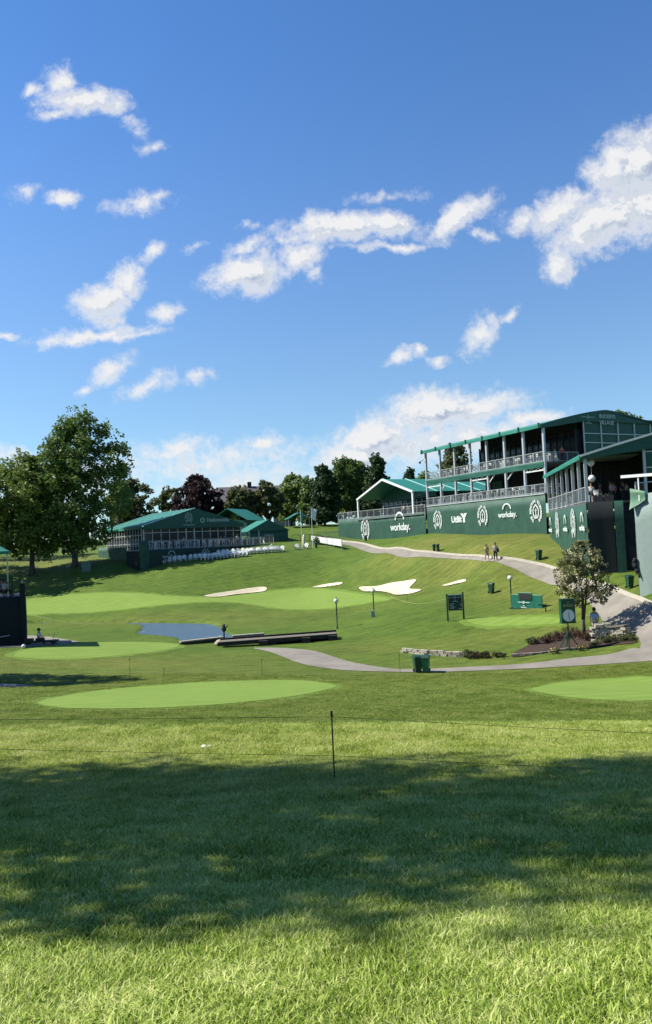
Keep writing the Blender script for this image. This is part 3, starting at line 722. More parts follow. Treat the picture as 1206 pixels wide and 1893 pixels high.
def small_logo_mb(mb, c, w, right=(1,0,0), up=(0,0,1), th=.01):
    rg = Vector(right); u = Vector(up); c = Vector(c)
    arc_mb(mb, c, w * .09, w * .05, right, up, 0, 360, th)
    for s in (-1, 1):
        a = c + rg * (s * w * .11); b = c + rg * (s * w * .5)
        mb.add([a - u*w*.02, b - u*w*.02, b + u*w*.02, a + u*w*.02] if s > 0 else [b - u*w*.02, a - u*w*.02, a + u*w*.02, b + u*w*.02], [(0,1,2,3)])
    put_text(mb, "THE", w * .09, c - u * (w * .26), right, up, bold=.02, extrude=th)
    put_text(mb, "MEMORIAL", w * .10, c - u * (w * .37), right, up, bold=.02, extrude=th)

def frame_of(x, y, z, dirx, diry):      # Empty whose local +x runs along (dirx, diry)
    return math.atan2(diry, dirx)

def rail(name, parent, p, q, h=1.07, post=2.0, bar=.16, m=None, mid=True):
    mb = MB(); p = Vector(p); q = Vector(q); Ln = (q - p).length; d = (q - p) / Ln
    n = max(1, round(Ln / post))
    for i in range(n + 1): mb.beam(p + d * (Ln * i / n), p + d * (Ln * i / n) + Vector((0, 0, h)), .07, .07)
    mb.beam(p + Vector((0, 0, h)), q + Vector((0, 0, h)), .08, .06); mb.beam(p + Vector((0, 0, .1)), q + Vector((0, 0, .1)), .05, .05)
    k = int(Ln / bar)
    for i in range(1, k):
        a = p + d * (Ln * i / k) + Vector((0, 0, .12)); mb.tube(a, a + Vector((0, 0, h - .14)), .010, None, 4)
    return mb.build(name, m or M_rail, parent)

def cloth(name, parent, p, q, z0, z1, m, sag=.05, seg=.6, thick=.04, bottom=None, seed=0):
    """fabric wall from p to q (xy), with vertical ripples; bottom(s) gives its lower edge"""
    r = np.random.default_rng(seed); p = Vector((p[0], p[1])); q = Vector((q[0], q[1])); Ln = (q - p).length; d = (q - p) / Ln; nrm = Vector((d.y, -d.x))
    n = max(2, int(Ln / seg)); V = []; Fs = []; rows = 5
    ph = r.uniform(0, 6, 3)
    for i in range(n + 1):
        s = Ln * i / n; zb = bottom(s) if bottom else z0; zt = z1(s) if callable(z1) else z1
        for k in range(rows):
            t = k / (rows - 1); w = sag * (math.sin(s * 2.1 + ph[0]) * .5 + math.sin(s * 5.3 + ph[1] + t * 2) * .35 + math.sin(s * .9 + t * 4 + ph[2]) * .4) * (.3 + .9 * (1 - t))
            a = p + d * s + nrm * w; V.append((a.x, a.y, zb + (zt - zb) * t))
    for i in range(n):
        for k in range(rows - 1):
            o = i * rows + k; Fs.append((o, o + rows, o + rows + 1, o + 1))
    N0 = len(V)
    V += [(x - nrm.x * thick, y - nrm.y * thick, z) for x, y, z in V]; Fs += [tuple(N0 + j for j in f[::-1]) for f in Fs]
    for i in range(n):
        o = i * rows + rows - 1; Fs.append((o, o + rows, N0 + o + rows, N0 + o))
    mb = MB(); mb.add(V, Fs); return mb.build(name, m, parent, True)

# ------------------------------------------------------------------ two storey hospitality stand
A = Vector((25.35, 87.0, 0)); vdir = Vector((-.44, .898, 0)).normalized(); wdir = Vector((.898, .44, 0)).normalized()
# local axes of the stand: +x runs from the far end to the near end of the facade, +y goes inward
# (origin at the far corner B, x towards A)
LEN = 24.4; B0 = A + vdir * LEN; rz_big = math.atan2(-vdir.y, -vdir.x)
# rotation check: local +y = rotate(+x) by 90 deg = wdir
big = empty('hospitality_stand', (B0.x, B0.y, 0), rz_big, 'two storey green hospitality stand with white posts and a ridged green roof', 'grandstand')
Z1, Z2, ZE, ZR = 4.35, 8.1, 12.42, 14.35; HW = 10.0; DEP = 20.0
def big_bot(s):
    w = big_pt(s, 0); return gz(w.x, w.y) - .15
def big_pt(s, t, z=0): return B0 - vdir * s + wdir * t + Vector((0, 0, z))
cloth('banner_wall', big, (0, -.12), (LEN, -.12), 0, Z1, M_green, .06, .35, .04, lambda s: big_bot(s), 3)
mb = MB(); mb.box(0, LEN, -.2, DEP, Z1 - .0, Z1 + .16); mb.build('lower_deck', M_rail, big)
mb = MB(); mb.box(0, LEN, .15, DEP, Z2 - .15, Z2 + .02); mb.build('upper_deck', M_deck, big)
cloth('deck_valance', big, (0, -.05), (LEN, -.05), Z2 - .62, Z2 + .08, M_gfab, .05, .35, .03, None, 5)
for i in range(8):
    x = LEN * i / 7; m1 = MB(); m1.box(x - .13, x + .13, .0, .26, Z1 + .16, ZE + .05) ; m1.build('post', M_alu, big)
for i in (0, 3, 6):      # white truss under the upper deck in some bays
    mt = MB(); x0 = LEN * i / 7 + .13; x1 = LEN * (i + 1) / 7 - .13
    mt.beam((x0, .13, Z2 - .95), (x1, .13, Z2 - .95), .12, .12)
    for k in range(6):
        a = x0 + (x1 - x0) * k / 6; b = x0 + (x1 - x0) * (k + 1) / 6
        mt.beam((a, .13, Z2 - (.95 if k % 2 else .62)), (b, .13, Z2 - (.62 if k % 2 else .95)), .05, .05)
    mt.build('truss', M_white, big)
for i in (1, 4, 5):
    x0 = LEN * i / 7 + .13; MB().beam((x0, .2, Z2 - 1.5), (x0 + 1.1, .2, Z2 - .6), .09, .09).build('brace', M_white, big)
# roof: two slopes with rounded ridge, lining below
def roof_arch(y):   # height of roof at distance y from the front eave
    t = abs(y - HW) / HW; return ZR - (ZR - ZE) * (t ** 1.35 if t < 1 else t)
ys = [-.45, 0, 2, 4, 6, 7.5, 9, 10, 11, 12.5, 14, 16, 18, 20.4]
V = []; Fs = []
for x in (-.4, LEN + .25):
    for dz in (.06, 0):
        for y in ys: V.append((x, y, roof_arch(y) + dz))
n = len(ys)
for k in range(n - 1):
    Fs += [(k, 2*n + k, 2*n + k + 1, k + 1), (n + k, n + k + 1, 3*n + k + 1, 3*n + k), (k, k+1, n+k+1, n+k), (2*n+k, 3*n+k, 3*n+k+1, 2*n+k+1)]
Fs += [(0, n, 3*n, 2*n)]
mb = MB(); mb.add(V, Fs); mb.build('roof', M_roof, big)
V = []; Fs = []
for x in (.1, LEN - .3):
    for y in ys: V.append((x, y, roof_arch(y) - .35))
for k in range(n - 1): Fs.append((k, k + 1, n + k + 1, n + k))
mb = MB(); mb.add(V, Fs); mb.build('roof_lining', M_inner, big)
cloth('roof_valance', big, (-.4, -.5), (LEN + .25, -.5), ZE - .42, ZE + .04, M_roof, .04, .4, .03, None, 8)
for i in range(8): MB().box(LEN * i / 7 - .1, LEN * i / 7 + .1, -.62, -.45, ZE - .45, ZE + .16).build('roof_bracket', M_gfab, big)
# near gable end: fascia, panels in white framing, open veranda bay
Xg = LEN + .28
V = [(Xg, y, roof_arch(y) + .07) for y in ys]; Vb = [(Xg, y, (ZE - .45) + (0.62 if y < 20 else .4)*0 + .95 * min(1, max(0, y) / 6.2)) for y in ys]
mb = MB(); pts = V + Vb[::-1]; mb.prism(pts, (-.08, 0, 0)); mb.build('gable_fascia', M_gfab, big)
mb = MB(); mb.box(LEN - .05, LEN + .02, 6.3, DEP, Z1 + 1, ZE + 1.0); mb.build('end_wall_panel', M_gfab, big)
mb = MB()
for y in (6.3, 9.1, 11.9, 14.7, 17.5): mb.box(LEN + .02, LEN + .14, y - .08, y + .08, Z1, ZE + .9)
for z in (ZE - .9, ZE - 2.0, ZE - 3.8): mb.box(LEN + .03, LEN + .10, 6.3, DEP, z - .05, z + .05)
mb.build('end_wall_frame', M_alu, big)
mb = MB(); put_text(mb, "BUCKEYE", .62, (Xg + .02, 8.75, ZE + .98), (0,1,0), (0,0,1), bold=.015, align='LEFT'); put_text(mb, "VILLAGE", .62, (Xg + .02, 8.75, ZE + .22), (0,1,0), (0,0,1), bold=.015, align='LEFT')
mb.build('lettering', M_signwhite, big)
mb = MB(); small_logo_mb(mb, (Xg + .02, 6.95, ZE + 1.02), 2.2, (0,1,0), (0,0,1)); mb.build('logo', M_signdim, big)
# enclosed rooms behind the verandas
RX0 = 5.6
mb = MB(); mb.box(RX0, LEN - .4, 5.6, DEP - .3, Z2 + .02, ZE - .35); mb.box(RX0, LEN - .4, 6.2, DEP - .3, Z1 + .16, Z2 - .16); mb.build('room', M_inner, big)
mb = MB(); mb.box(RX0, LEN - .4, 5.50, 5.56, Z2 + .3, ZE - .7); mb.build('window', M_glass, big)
mb = MB()
for i in range(18):
    x = RX0 + (LEN - .4 - RX0) * i / 17; w = .05 if i % 3 else .1; mb.box(x - w, x + w, 5.40, 5.49, Z2 + .02, ZE - .35)
for z in (Z2 + .3, Z2 + 2.3, ZE - .7): mb.box(RX0, LEN - .4, 5.42, 5.47, z - .05, z + .05)
mb.build('window_frame', M_dark, big)
mb = MB(); mb.prism([(0, y, roof_arch(y) - .3) for y in ys if 5 <= y <= 19] + [(0, 18.9, ZE - .5), (0, 6, ZE - .5)], (.06, 0, 0)); o = mb.build('far_transom', M_inner, big); o.location.x = RX0
mb = MB(); mb.box(RX0, LEN - .4, 5.7, 5.76, ZE - .5, roof_arch(5.7) - .28); mb.build('transom', M_inner, big)
mb = MB(); mb.box(7.3, 9.4, 6.05, 6.15, Z1 + .3, Z1 + 2.9); mb.build('door', M_gfab, big)
rail('upper_railing', big, (0, .02, Z2 + .02), (LEN, .02, Z2 + .02), 1.15, 1.75, .15)
rail('upper_end_railing', big, (LEN - .1, .3, Z2 + .02), (LEN - .1, 5.4, Z2 + .02), 1.15, 1.75, .15)
rail('far_end_railing', big, (.1, .3, Z2 + .02), (.1, 5.4, Z2 + .02), 1.15, 1.75, .15)
rail('lower_railing', big, (0, -.02, Z1 + .16), (LEN, -.02, Z1 + .16), 1.05, 1.75, .15)
mb = MB()
def bx(px):
    r = (px - CX) / F; r = ray(px, 940); r = r.x / r.y; return (r * B0.y - B0.x) / (-vdir.x + vdir.y * r)
for px, z in ((810.5, 2.3), (894, 2.4), (993, 2.4)): mb = MB(); emblem_mb(mb, (bx(px), -.205, z), 1.2); mb.build('emblem', M_signwhite, big)
mb = MB(); workday_mb(mb, (bx(940), -.205, 2.55), 3.2); mb.build('sponsor_wordmark', M_signwhite, big)
mb = MB(); put_text(mb, "Utilit", 1.15, (bx(836), -.205, 1.85), bold=.05, align='LEFT'); put_text(mb, "Y", 1.35, (bx(856), -.205, 1.9), bold=.12, align='LEFT'); mb.build('sponsor_lettering', M_signwhite, big)
# downpipe / light on the far top corner
mb = MB(); mb.tube((-.7, -.4, ZE - 1.5), (-.1, -.2, ZE - 1.2), .04); mb.lathe([(.02, -.2), (.16, -.15), (.18, .05), (.05, .1)], (-.75, -.42, ZE - 1.55), 8); mb.build('corner_lamp', M_dark, big)

# ------------------------------------------------------------------ banner wall continuing to the left
bw = empty('banner_wall', (B0.x, B0.y, 0), rz_big, 'lower green banner wall with a round white emblem and one wordmark below the white framed marquee', 'wall')
WL = 27.8
def bw_bot(s): w = B0 + vdir * (WL - s); return gz(w.x, w.y) - .2
cloth('fabric', bw, (-WL, -.35), (-.1, -.35), 0, lambda s: 3.75 - .2 * s / WL, M_green, .06, .4, .04, bw_bot, 12)
rail('railing', bw, (-WL, -.3, 3.72), (-.2, -.3, 3.52), 1.2, 2.2, .16)
mb = MB(); mb.box(-WL, -.2, -.28, 2.5, 3.30, 3.42); mb.build('walkway', M_deck, bw)
mb = MB(); emblem_mb(mb, (bx(678), -.44, 1.75), 1.6); mb.build('emblem', M_signwhite, bw)
mb = MB(); workday_mb(mb, (bx(743), -.44, 2.1), 5.2); mb.build('sponsor_wordmark', M_signwhite, bw)

# ------------------------------------------------------------------ white framed marquee (right of centre)
R0 = Vector((13.2, 112.0, 0)); rm = empty('marquee_tent', (R0.x, R0.y, 0), rz_big, 'white framed marquee with a teal roof and open gable porch left of the tall stand', 'marquee')
# local: +x toward near end, gable runs from x=0 (near) to x=-17 (far); +y inward
ZD, ZEv, ZRg, MW, MD = 3.45, 6.85, 9.4, 17.0, 20.0
def gable_roof(parent, w, d, ze, zr, m, name='roof', th=.08, over=.25, y0=0.0, x0=None):
    x0 = -w if x0 is None else x0
    c = x0 + w / 2; ov = over; sl = (zr - ze) / (w / 2)
    mb = MB(); V = []
    for y in (y0 - ov, y0 + d):
        for dz in (th, 0): V += [(x0 - ov, y, ze - ov * sl + dz), (c, y, zr + dz), (x0 + w + ov, y, ze - ov * sl + dz)]
    mb.add(V, [(0,1,7,6),(1,2,8,7),(3,9,10,4),(4,10,11,5),(0,3,4,1),(1,4,5,2),(6,7,10,9),(7,8,11,10),(0,6,9,3),(2,5,11,8)])
    return mb.build(name, m, parent)
gable_roof(rm, MW, MD, ZEv, ZRg, M_roof)
mb = MB()
for y in np.linspace(0, MD, 6):
    yy = y - .28 if y < .1 else y
    mb.beam((-MW - .25, yy, ZEv), (-MW / 2, yy, ZRg + .12), .22, .12); mb.beam((-MW / 2, yy, ZRg + .12), (.25, yy, ZEv), .22, .12)
mb.build('roof_seam', M_seam, rm)
mb = MB(); mb.beam((-MW - .2, -.42, ZEv - .05), (-MW / 2, -.42, ZRg), .16, .3); mb.beam((-MW / 2, -.42, ZRg), (.2, -.42, ZEv - .05), .16, .3); mb.build('gable_frame', M_white, rm)
for x, y in ((-MW, -.3), (0, -.3), (-MW, 5), (-.02, 5), (0, 10), (0, 15)):
    mb = MB(); mb.box(x - .16, x + .16, y - .12, y + .12, 3.3, ZEv); mb.build('post', M_white, rm)
mb = MB(); mb.prism([(-MW + .2, 4.0, ZEv - .7), (-.2, 4.0, ZEv - .7), (-.2, 4.0, ZEv), (-MW / 2, 4.0, ZRg - .1), (-MW + .2, 4.0, ZEv)], (0, .08, 0)); mb.build('gable_cloth', M_gfab, rm)
mb = MB(); mb.box(-MW + .2, -.2, 4.5, 4.56, ZD, ZEv - .7); mb.build('window', M_glass, rm)
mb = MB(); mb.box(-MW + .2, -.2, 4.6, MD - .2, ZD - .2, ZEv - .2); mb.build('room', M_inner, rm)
mb = MB()
for i in range(12): x = -MW + .3 + (MW - .6) * i / 11; mb.box(x - .07, x + .07, 4.38, 4.47, ZD, ZEv - .7)
mb.box(-MW + .3, -.3, 4.40, 4.46, ZEv - 1.3, ZEv - 1.2); mb.build('window_frame', M_alu, rm)
mb = MB(); mb.box(-MW, 3, -.6, 4.4, ZD - .14, ZD - .02); mb.build('deck', M_deck, rm)
mb = MB(); small_logo_mb(mb, (-4.8, 3.97, ZEv + .55), 2.2); put_text(mb, "workday.", .6, (-2.9, 3.97, ZEv + .0), bold=.02); mb.build('logo', M_signdim, rm)
cloth('side_valance', rm, (.28, 5.0), (.28, MD), ZEv - .5, ZEv + .02, M_gfab, .04, .5, .03, None, 22)

# ------------------------------------------------------------------ near marquee on the bank (right edge)
C3 = Vector((21.4, 62.0, 0)); d3 = Vector((3.0, 21.0, 0)).normalized(); rz3 = math.atan2(-d3.x, d3.y)
nm = empty('marquee_tent', (C3.x, C3.y, 0), rz3, 'nearer dark green marquee on posts above a banner wall at the right edge', 'marquee')
# local: +y runs away from the camera along the long side, +x to the right along the front
NL = 20.6; D3, E3 = 2.17, 6.15
def n3_bot(s, x=-.1): w = C3 + d3 * s + Vector((d3.y, -d3.x, 0)) * x; return gz(w.x, w.y) - .2
cloth('banner_wall', nm, (-.1, NL), (-.1, 0), 0, D3, M_green, .05, .35, .04, lambda s: n3_bot(NL - s), 31)
cloth('front_wall', nm, (0, -.1), (2.0, -.1), 0, D3 + .1, M_black, .05, .3, .04, lambda s: n3_bot(0, s), 33)
cloth('front_column', nm, (2.05, -.25), (2.75, -.25), 0, D3 + .1, M_green, .02, .3, .04, lambda s: n3_bot(0, 2 + s), 34)
cloth('recess_wall', nm, (2.8, .2), (6.5, .2), 0, D3 - .1, M_black, .05, .3, .04, lambda s: n3_bot(0, 2.8 + s) - .2, 35)
mb = MB(); mb.box(-.1, 12, 0, NL, D3 - .05, D3 + .1); mb.build('deck', M_deck, nm)
for i in range(8):
    y = NL * i / 7; mb = MB(); mb.box(-.1, .14, y - .1, y + .1, D3 + .1, E3 + .05); mb.build('post', M_alu, nm)
mb = MB(); mb.box(4.55, 4.75, -.1, .1, D3 + .1, E3 + .9); mb.build('front_post', M_alu, nm)
NW = 18.0; NR = E3 + 9 * .235
def narch(x): t = abs(x - 9) / 9; return NR - (NR - E3) * t ** 1.15
xs = [-.4, 0, 1.5, 3, 5, 7, 9, 11, 13, 15, 18.4]
V = []; n = len(xs)
for y in (-.4, NL + .3):
    for dz in (.07, 0):
        for x in xs: V.append((x, y, narch(x) + dz))
Fs = []
for k in range(n - 1): Fs += [(k, k+1, 2*n+k+1, 2*n+k), (n+k, 3*n+k, 3*n+k+1, n+k+1), (k, n+k, n+k+1, k+1), (2*n+k, 2*n+k+1, 3*n+k+1, 3*n+k)]
Fs.append((0, 2*n, 3*n, n))
mb = MB(); mb.add(V, Fs); mb.build('roof', M_roof, nm)
cloth('roof_valance', nm, (-.45, NL + .3), (-.45, -.4), E3 - .35, E3 + .03, M_roof, .03, .4, .03, None, 36)
mb = MB()
for k in range(n - 1): mb.beam((xs[k], -.5, narch(xs[k]) + .02), (xs[k+1], -.5, narch(xs[k+1]) + .02), .14, .17)
mb.build('front_edge', M_white, nm)
V = [(x, -.42, narch(x) - .04) for x in xs] + [(x, -.42, E3 - .35 + .1 * x * (x < 5) + .55 * (x >= 5)) for x in xs[::-1]]
mb = MB(); mb.prism(V, (0, .06, 0)); mb.build('front_fascia', M_gfab, nm)
mb = MB(); mb.box(4.8, 11, .02, .1, D3 + 2.0, NR - .9); mb.build('front_panel', M_gfab, nm)
mb = MB(); mb.box(4.8, 11, -.05, .01, E3 - .05, E3 + .05); mb.box(4.8, 11, -.05, .01, E3 - 1.35, E3 - 1.25); mb.build('front_panel_frame', M_alu, nm)
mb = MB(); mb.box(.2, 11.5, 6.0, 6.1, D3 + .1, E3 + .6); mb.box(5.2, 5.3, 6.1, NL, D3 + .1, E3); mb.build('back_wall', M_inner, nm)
mb = MB()
for i in range(16): x = .6 + i * .62; mb.box(x - .03, x + .03, 5.9, 5.98, D3 + .1, E3 + .55)
mb.beam((.4, 5.8, E3 - .9), (11, 5.8, E3 + .3), .06, .06); mb.build('window_frame', M_dark, nm)
mb = MB(); mb.box(.2, 4.5, .8, 5.5, E3 - .12 , E3 - .04); mb.build('ceiling_cloth', M_ceiling, nm)
rail('railing', nm, (-.04, NL, D3 + .1), (-.04, .1, D3 + .1), 1.25, 1.8, .14)
for y in (14.5, 5.6): mb = MB(); emblem_mb(mb, (-.24, y, .6), 1.2, (0,-1,0), (0,0,1)); mb.build('emblem', M_signwhite, nm)
mb = MB()
for y in (19.1, 9.8, 1.5):
    mb = MB(); put_text(mb, "workday.", .62, (-.24, y, .0), (0,-1,0), (0,0,1), bold=.05); arc_mb(mb, (-.24, y, .62), .62, .15, (0,-1,0), (0,0,1), 5, 175, sy=1.5); mb.build('sponsor_wordmark', M_signwhite, nm)
for z, lab in ((5.55, 'round white paper lantern hanging under the near marquee roof'), (4.25, 'round white fan disc hanging lower beside the corner post of the near marquee')):
    mb = MB(); r_ = .30; mb.lathe([(.02, -r_), (r_*.6, -r_*.8), (r_, -.05), (r_, .05), (r_*.6, r_*.8), (.02, r_)], (0, 0, 0), 12); mb.tube((0, 0, r_ * .9), (0, 0, 6.0 - z if z > 5 else 1.0), .02)
    w = C3 + Vector((.75, .7, 0)); o = mb.build('hanging_lantern', M_white, None, True, (w.x, w.y, z)); tag(o, lab, 'lantern')

# grey scrim stand at the right edge
sd = Vector((.62, -.78, 0)).normalized(); S0 = P(1176, 1000, 53); rzs = math.atan2(sd.y, sd.x)
sc = empty('scrim_stand', (S0.x, S0.y, 0), rzs, 'tall scaffold stand wrapped in grey green mesh at the right edge', 'stand')
zt = P(1180, 922, 53).z
def sc_bot(s): w = S0 + sd * s; return gz(w.x, w.y) - .2
cloth('scrim', sc, (0, 0), (6, 0), 0, lambda s: zt + .35 * min(1, s / 1.2), M_scrim, .05, .25, .04, sc_bot, 41)
mb = MB(); mb.box(.3, 6, .35, 3.3, zt - .3, zt - .1); mb.build('platform', M_deck, sc)
mb = MB()
for x, y in ((.1, .2), (.1, 3.2), (3, .2), (6, .2), (3, 3.2), (6, 3.2)): mb.tube((x, y, gz(S0.x, S0.y) - 1.5), (x, y, zt + 1.2), .05)
for y in (.2, 3.2): mb.tube((.1, y, zt + 1.1), (6, y, zt + 1.1), .04)
mb.build('scaffold', M_alu, sc)
cloth('side_cloth', sc, (-.05, 3.2), (-.05, 0), 0, zt + .1, M_black, .05, .3, .04, lambda s: sc_bot(0), 43)
cp_ = cloth('draped_cover', sc, (-.15, -.12), (.95, -.12), zt - .55, lambda s: zt + .75 - .25 * s, M_mgreen, .22, .12, .05, lambda s: zt - .75 + .55 * s, 44)
cp_.data.materials[0] = mat('pale_green_tarp', (.10, .22, .14), .6, .25, 3)
mb = MB(); mb.beam((-.75, -.1, zt + 1.62), (6, -.1, zt + 1.45), .2, .2); mb.beam((.5, -.1, zt - .2), (.5, -.1, zt + 1.5), .08, .08); mb.build('white_beam', M_white, sc)
# black strap hanging on its edge
mb = MB(); pts = [(-.08, -.1, 0), (-.16, -.12, -.35), (-.05, -.12, -.75), (.1, -.14, -1.05), (.22, -.16, -1.4)]
for i in range(4): mb.tube(pts[i], pts[i+1], [.13, .17, .13, .08][i], [.17, .13, .08, .03][i], 7)
for i in range(2): mb.tube((-.12 + i * .1, -.1, -.7), (-.06 + i * .1, -.12, -1.15), .05, .03, 6)
o = mb.build('cloth_strap', M_black, None, True, (S0.x, S0.y, P(1172, 1032, 53).z)); o.rotation_euler = (0, 0, rzs); tag(o, 'black bundled cloth hanging against the left edge of the grey mesh stand', 'cloth')

# ------------------------------------------------------------------ left marquee with deck
L0 = Vector((-27.6, 114.0, 0)); L1 = Vector((-13.9, 124.6, 0)); lv = (L1 - L0).normalized(); LW = (L1 - L0).length
rzl = math.atan2(lv.y, lv.x)
lm = empty('marquee_tent', (L0.x, L0.y, 0), rzl, 'wide dark green marquee with a striped teal roof and raised deck on the left', 'marquee')
# local: +x along the front to the right, +y inward; built from x=0..LW
le, lr = 3.65, 6.15; lin = Vector((-lv.y, lv.x, 0))
gable_roof(lm, LW, 15.0, le, lr, M_roof, x0=0)
mb = MB()
for y in np.linspace(0, 15, 6):
    mb.beam((-.25, y - .2, le + .0), (LW / 2, y - .2, lr + .1), .25, .1)
mb.build('roof_seam', M_seam, lm)
mb = MB(); mb.prism([(-.1, -.3, le - .55), (LW + .1, -.3, le - .55), (LW + .1, -.3, le - .02), (LW / 2, -.3, lr + .04), (-.1, -.3, le - .02)], (0, .06, 0)); mb.build('gable_cloth', M_gfab, lm)
mb = MB(); emblem_mb(mb, (LW * .43, -.36, le + 1.05), .75); put_text(mb, "THE MEMORIAL", .3, (LW * .43, -.36, le - .15), bold=.02)
arc_mb(mb, (LW * .57, -.36, le + .62), .42, .2, (1,0,0), (0,0,1), 0, 360); put_text(mb, "Nationwide", .85, (LW * .615, -.36, le + .38), bold=.03, align='LEFT'); mb.build('lettering', M_signdim, lm)
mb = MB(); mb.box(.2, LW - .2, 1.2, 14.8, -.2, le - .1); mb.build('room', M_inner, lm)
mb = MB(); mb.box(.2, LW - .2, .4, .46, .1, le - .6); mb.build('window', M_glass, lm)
mb = MB()
for i in range(13):
    x = .15 + (LW - .3) * i / 12; w = .10 if i in (0, 5, 6, 12) else .05; mb.box(x - w, x + w, .25, .36, 0, le - .5)
mb.box(.2, LW - .2, .28, .34, le - 1.15, le - 1.05); mb.build('window_frame', M_alu, lm)
mb = MB()
for i in range(14): y = .6 + i * 1.05; mb.box(-.12, -.02, y - .07, y + .07, 0, le - .3)
mb.box(-.14, -.04, .6, 14.6, .9, 1.05); mb.box(-.14, -.04, .6, 14.6, 2.2, 2.3); mb.build('side_frame', M_alu, lm)
cloth('side_valance', lm, (-.3, 15), (-.3, -.2), le - .5, le - .05, M_roof, .05, .5, .03, None, 51)
FY = -3.8; FX0 = -2.2; FX1 = LW + 3.6
def lmw(x, y): return L0 + lv * x + lin * y
def lb(x, y): w = lmw(x, y); return gz(w.x, w.y) - .2
mb = MB(); mb.box(FX0, FX1, FY + .1, 1.2, -.12, .02); mb.build('deck', M_rail, lm)
cloth('banner_wall', lm, (FX0 + 1.2, FY), (FX1, FY), 0, -.02, M_green, .04, .4, .04, lambda s: lb(FX0 + 1.2 + s, FY), 52).data.materials[0] = mat('banner_navy_green', (.010, .040, .032), .7, .15, 1)
cloth('corner_column', lm, (FX0 - .25, FY - .1), (FX0 + 1.2, FY - .1), 0, 1.3, M_green, .08, .2, .05, lambda s: lb(FX0, FY), 53).data.materials[0] = mat('camo_green', (.020, .085, .055), .7, .5, 2)
cloth('dark_opening', lm, (FX0 - .3, FY + 4.5), (FX0 - .3, FY + .1), 0, -.1, M_black, .03, .4, .04, lambda s: lb(FX0, FY + 2), 54)
cloth('side_wall', lm, (FX0 - .3, 12), (FX0 - .3, FY + 4.6), 0, .5, M_green, .05, .3, .04, lambda s: lb(FX0, 6), 55).data.materials[0] = MATS['camo_green']
rail('deck_railing', lm, (FX0 + .4, FY + .05, .02), (FX1, FY + .05, .02), 1.25, 2.4, .2)
rail('side_railing', lm, (FX0 - .2, 12, .5), (FX0 - .2, FY + .2, .5), 1.1, 2.0, .2)
mb = MB(); put_text(mb, "workday.", .8, (2.6, FY - .09, -1.35), bold=.02); arc_mb(mb, (2.6, FY - .09, -.85), .6, .14, (1,0,0), (0,0,1), 5, 175); emblem_mb(mb, (8.3, FY - .09, -1.15), .85)
put_text(mb, "Utilit", .85, (12.2, FY - .09, -1.3), bold=.04, align='LEFT'); put_text(mb, "Y", 1.1, (14.3, FY - .09, -1.35), bold=.08, align='LEFT'); mb.build('sponsor_lettering', M_signdim, lm)

# small marquee to its right
S1 = P(483, 985, 127); sm = empty('marquee_tent', (S1.x, S1.y, 0), R(24), 'small closed green marquee with a pale teal roof beside the big left marquee', 'marquee')
w_, d_, e_, r_ = 7.0, 6.0, 2.35, 4.1
ground_s = gz(S1.x, S1.y) - .6
gable_roof(sm, w_, d_, e_, r_, M_roof, x0=-2.2)
mb = MB(); mb.prism([(-2.2, -.3, e_ - .1), (4.8, -.3, e_ - .1), (1.3, -.3, r_ + .05)], (0, .06, 0)); mb.build('gable_cloth', M_gfab, sm)
cloth('front_wall', sm, (-2.2, -.1), (4.8, -.1), ground_s, e_, M_gfab, .06, .4, .04, None, 61)
cloth('side_wall', sm, (-2.3, d_), (-2.3, -.1), ground_s, e_ - .9, M_gfab, .06, .4, .04, None, 62)
mb = MB(); mb.box(.6, 2.0, -.24, -.16, -.3, 1.55); mb.build('window', M_glass, sm)
mb = MB(); mb.box(.5, 2.1, -.30, -.25, 1.5, 1.62); mb.box(1.27, 1.33, -.30, -.25, -.3, 1.5); mb.build('window_frame', M_alu, sm)
for x in (-2.2, -.5): mb = MB(); mb.box(x - .07, x + .07, -.35, -.25, ground_s, e_); mb.build('post', M_alu, sm)
# teal roof seen behind the left marquee
S2 = P(421, 950, 140); bk = empty('marquee_tent', (S2.x, S2.y, 0), R(-20), 'teal marquee roof just showing behind the right slope of the big left marquee', 'marquee')
gable_roof(bk, 8, 8, P(440, 962, 140).z, P(415, 944, 140).z + .3, M_roof, x0=-4)
gb = gz(S2.x, S2.y) - .3
mb = MB(); mb.box(-3.8, 3.8, .1, 7.8, gb, P(440, 962, 140).z); mb.build('cloth_wall', M_gfab, bk)
# small canopy far back
S3 = P(553, 966, 152); cn = empty('canopy_tent', (S3.x, S3.y, gz(S3.x, S3.y)), R(14), 'small open teal canopy far back between the flags and the trees', 'canopy')
gable_roof(cn, 4.3, 3.6, 1.9, 3.0, M_roof, x0=-2.15)
mb = MB(); mb.beam((-2.3, -.3, 1.85), (0, -.3, 3.02), .1, .16); mb.beam((0, -.3, 3.02), (2.3, -.3, 1.85), .1, .16); mb.build('edge_trim', M_seam, cn)
for x in (-2.1, 2.1):
    for y in (-.1, 3.4): mb = MB(); mb.tube((x, y, 0), (x, y, 1.9), .06); mb.build('post', M_alu, cn)
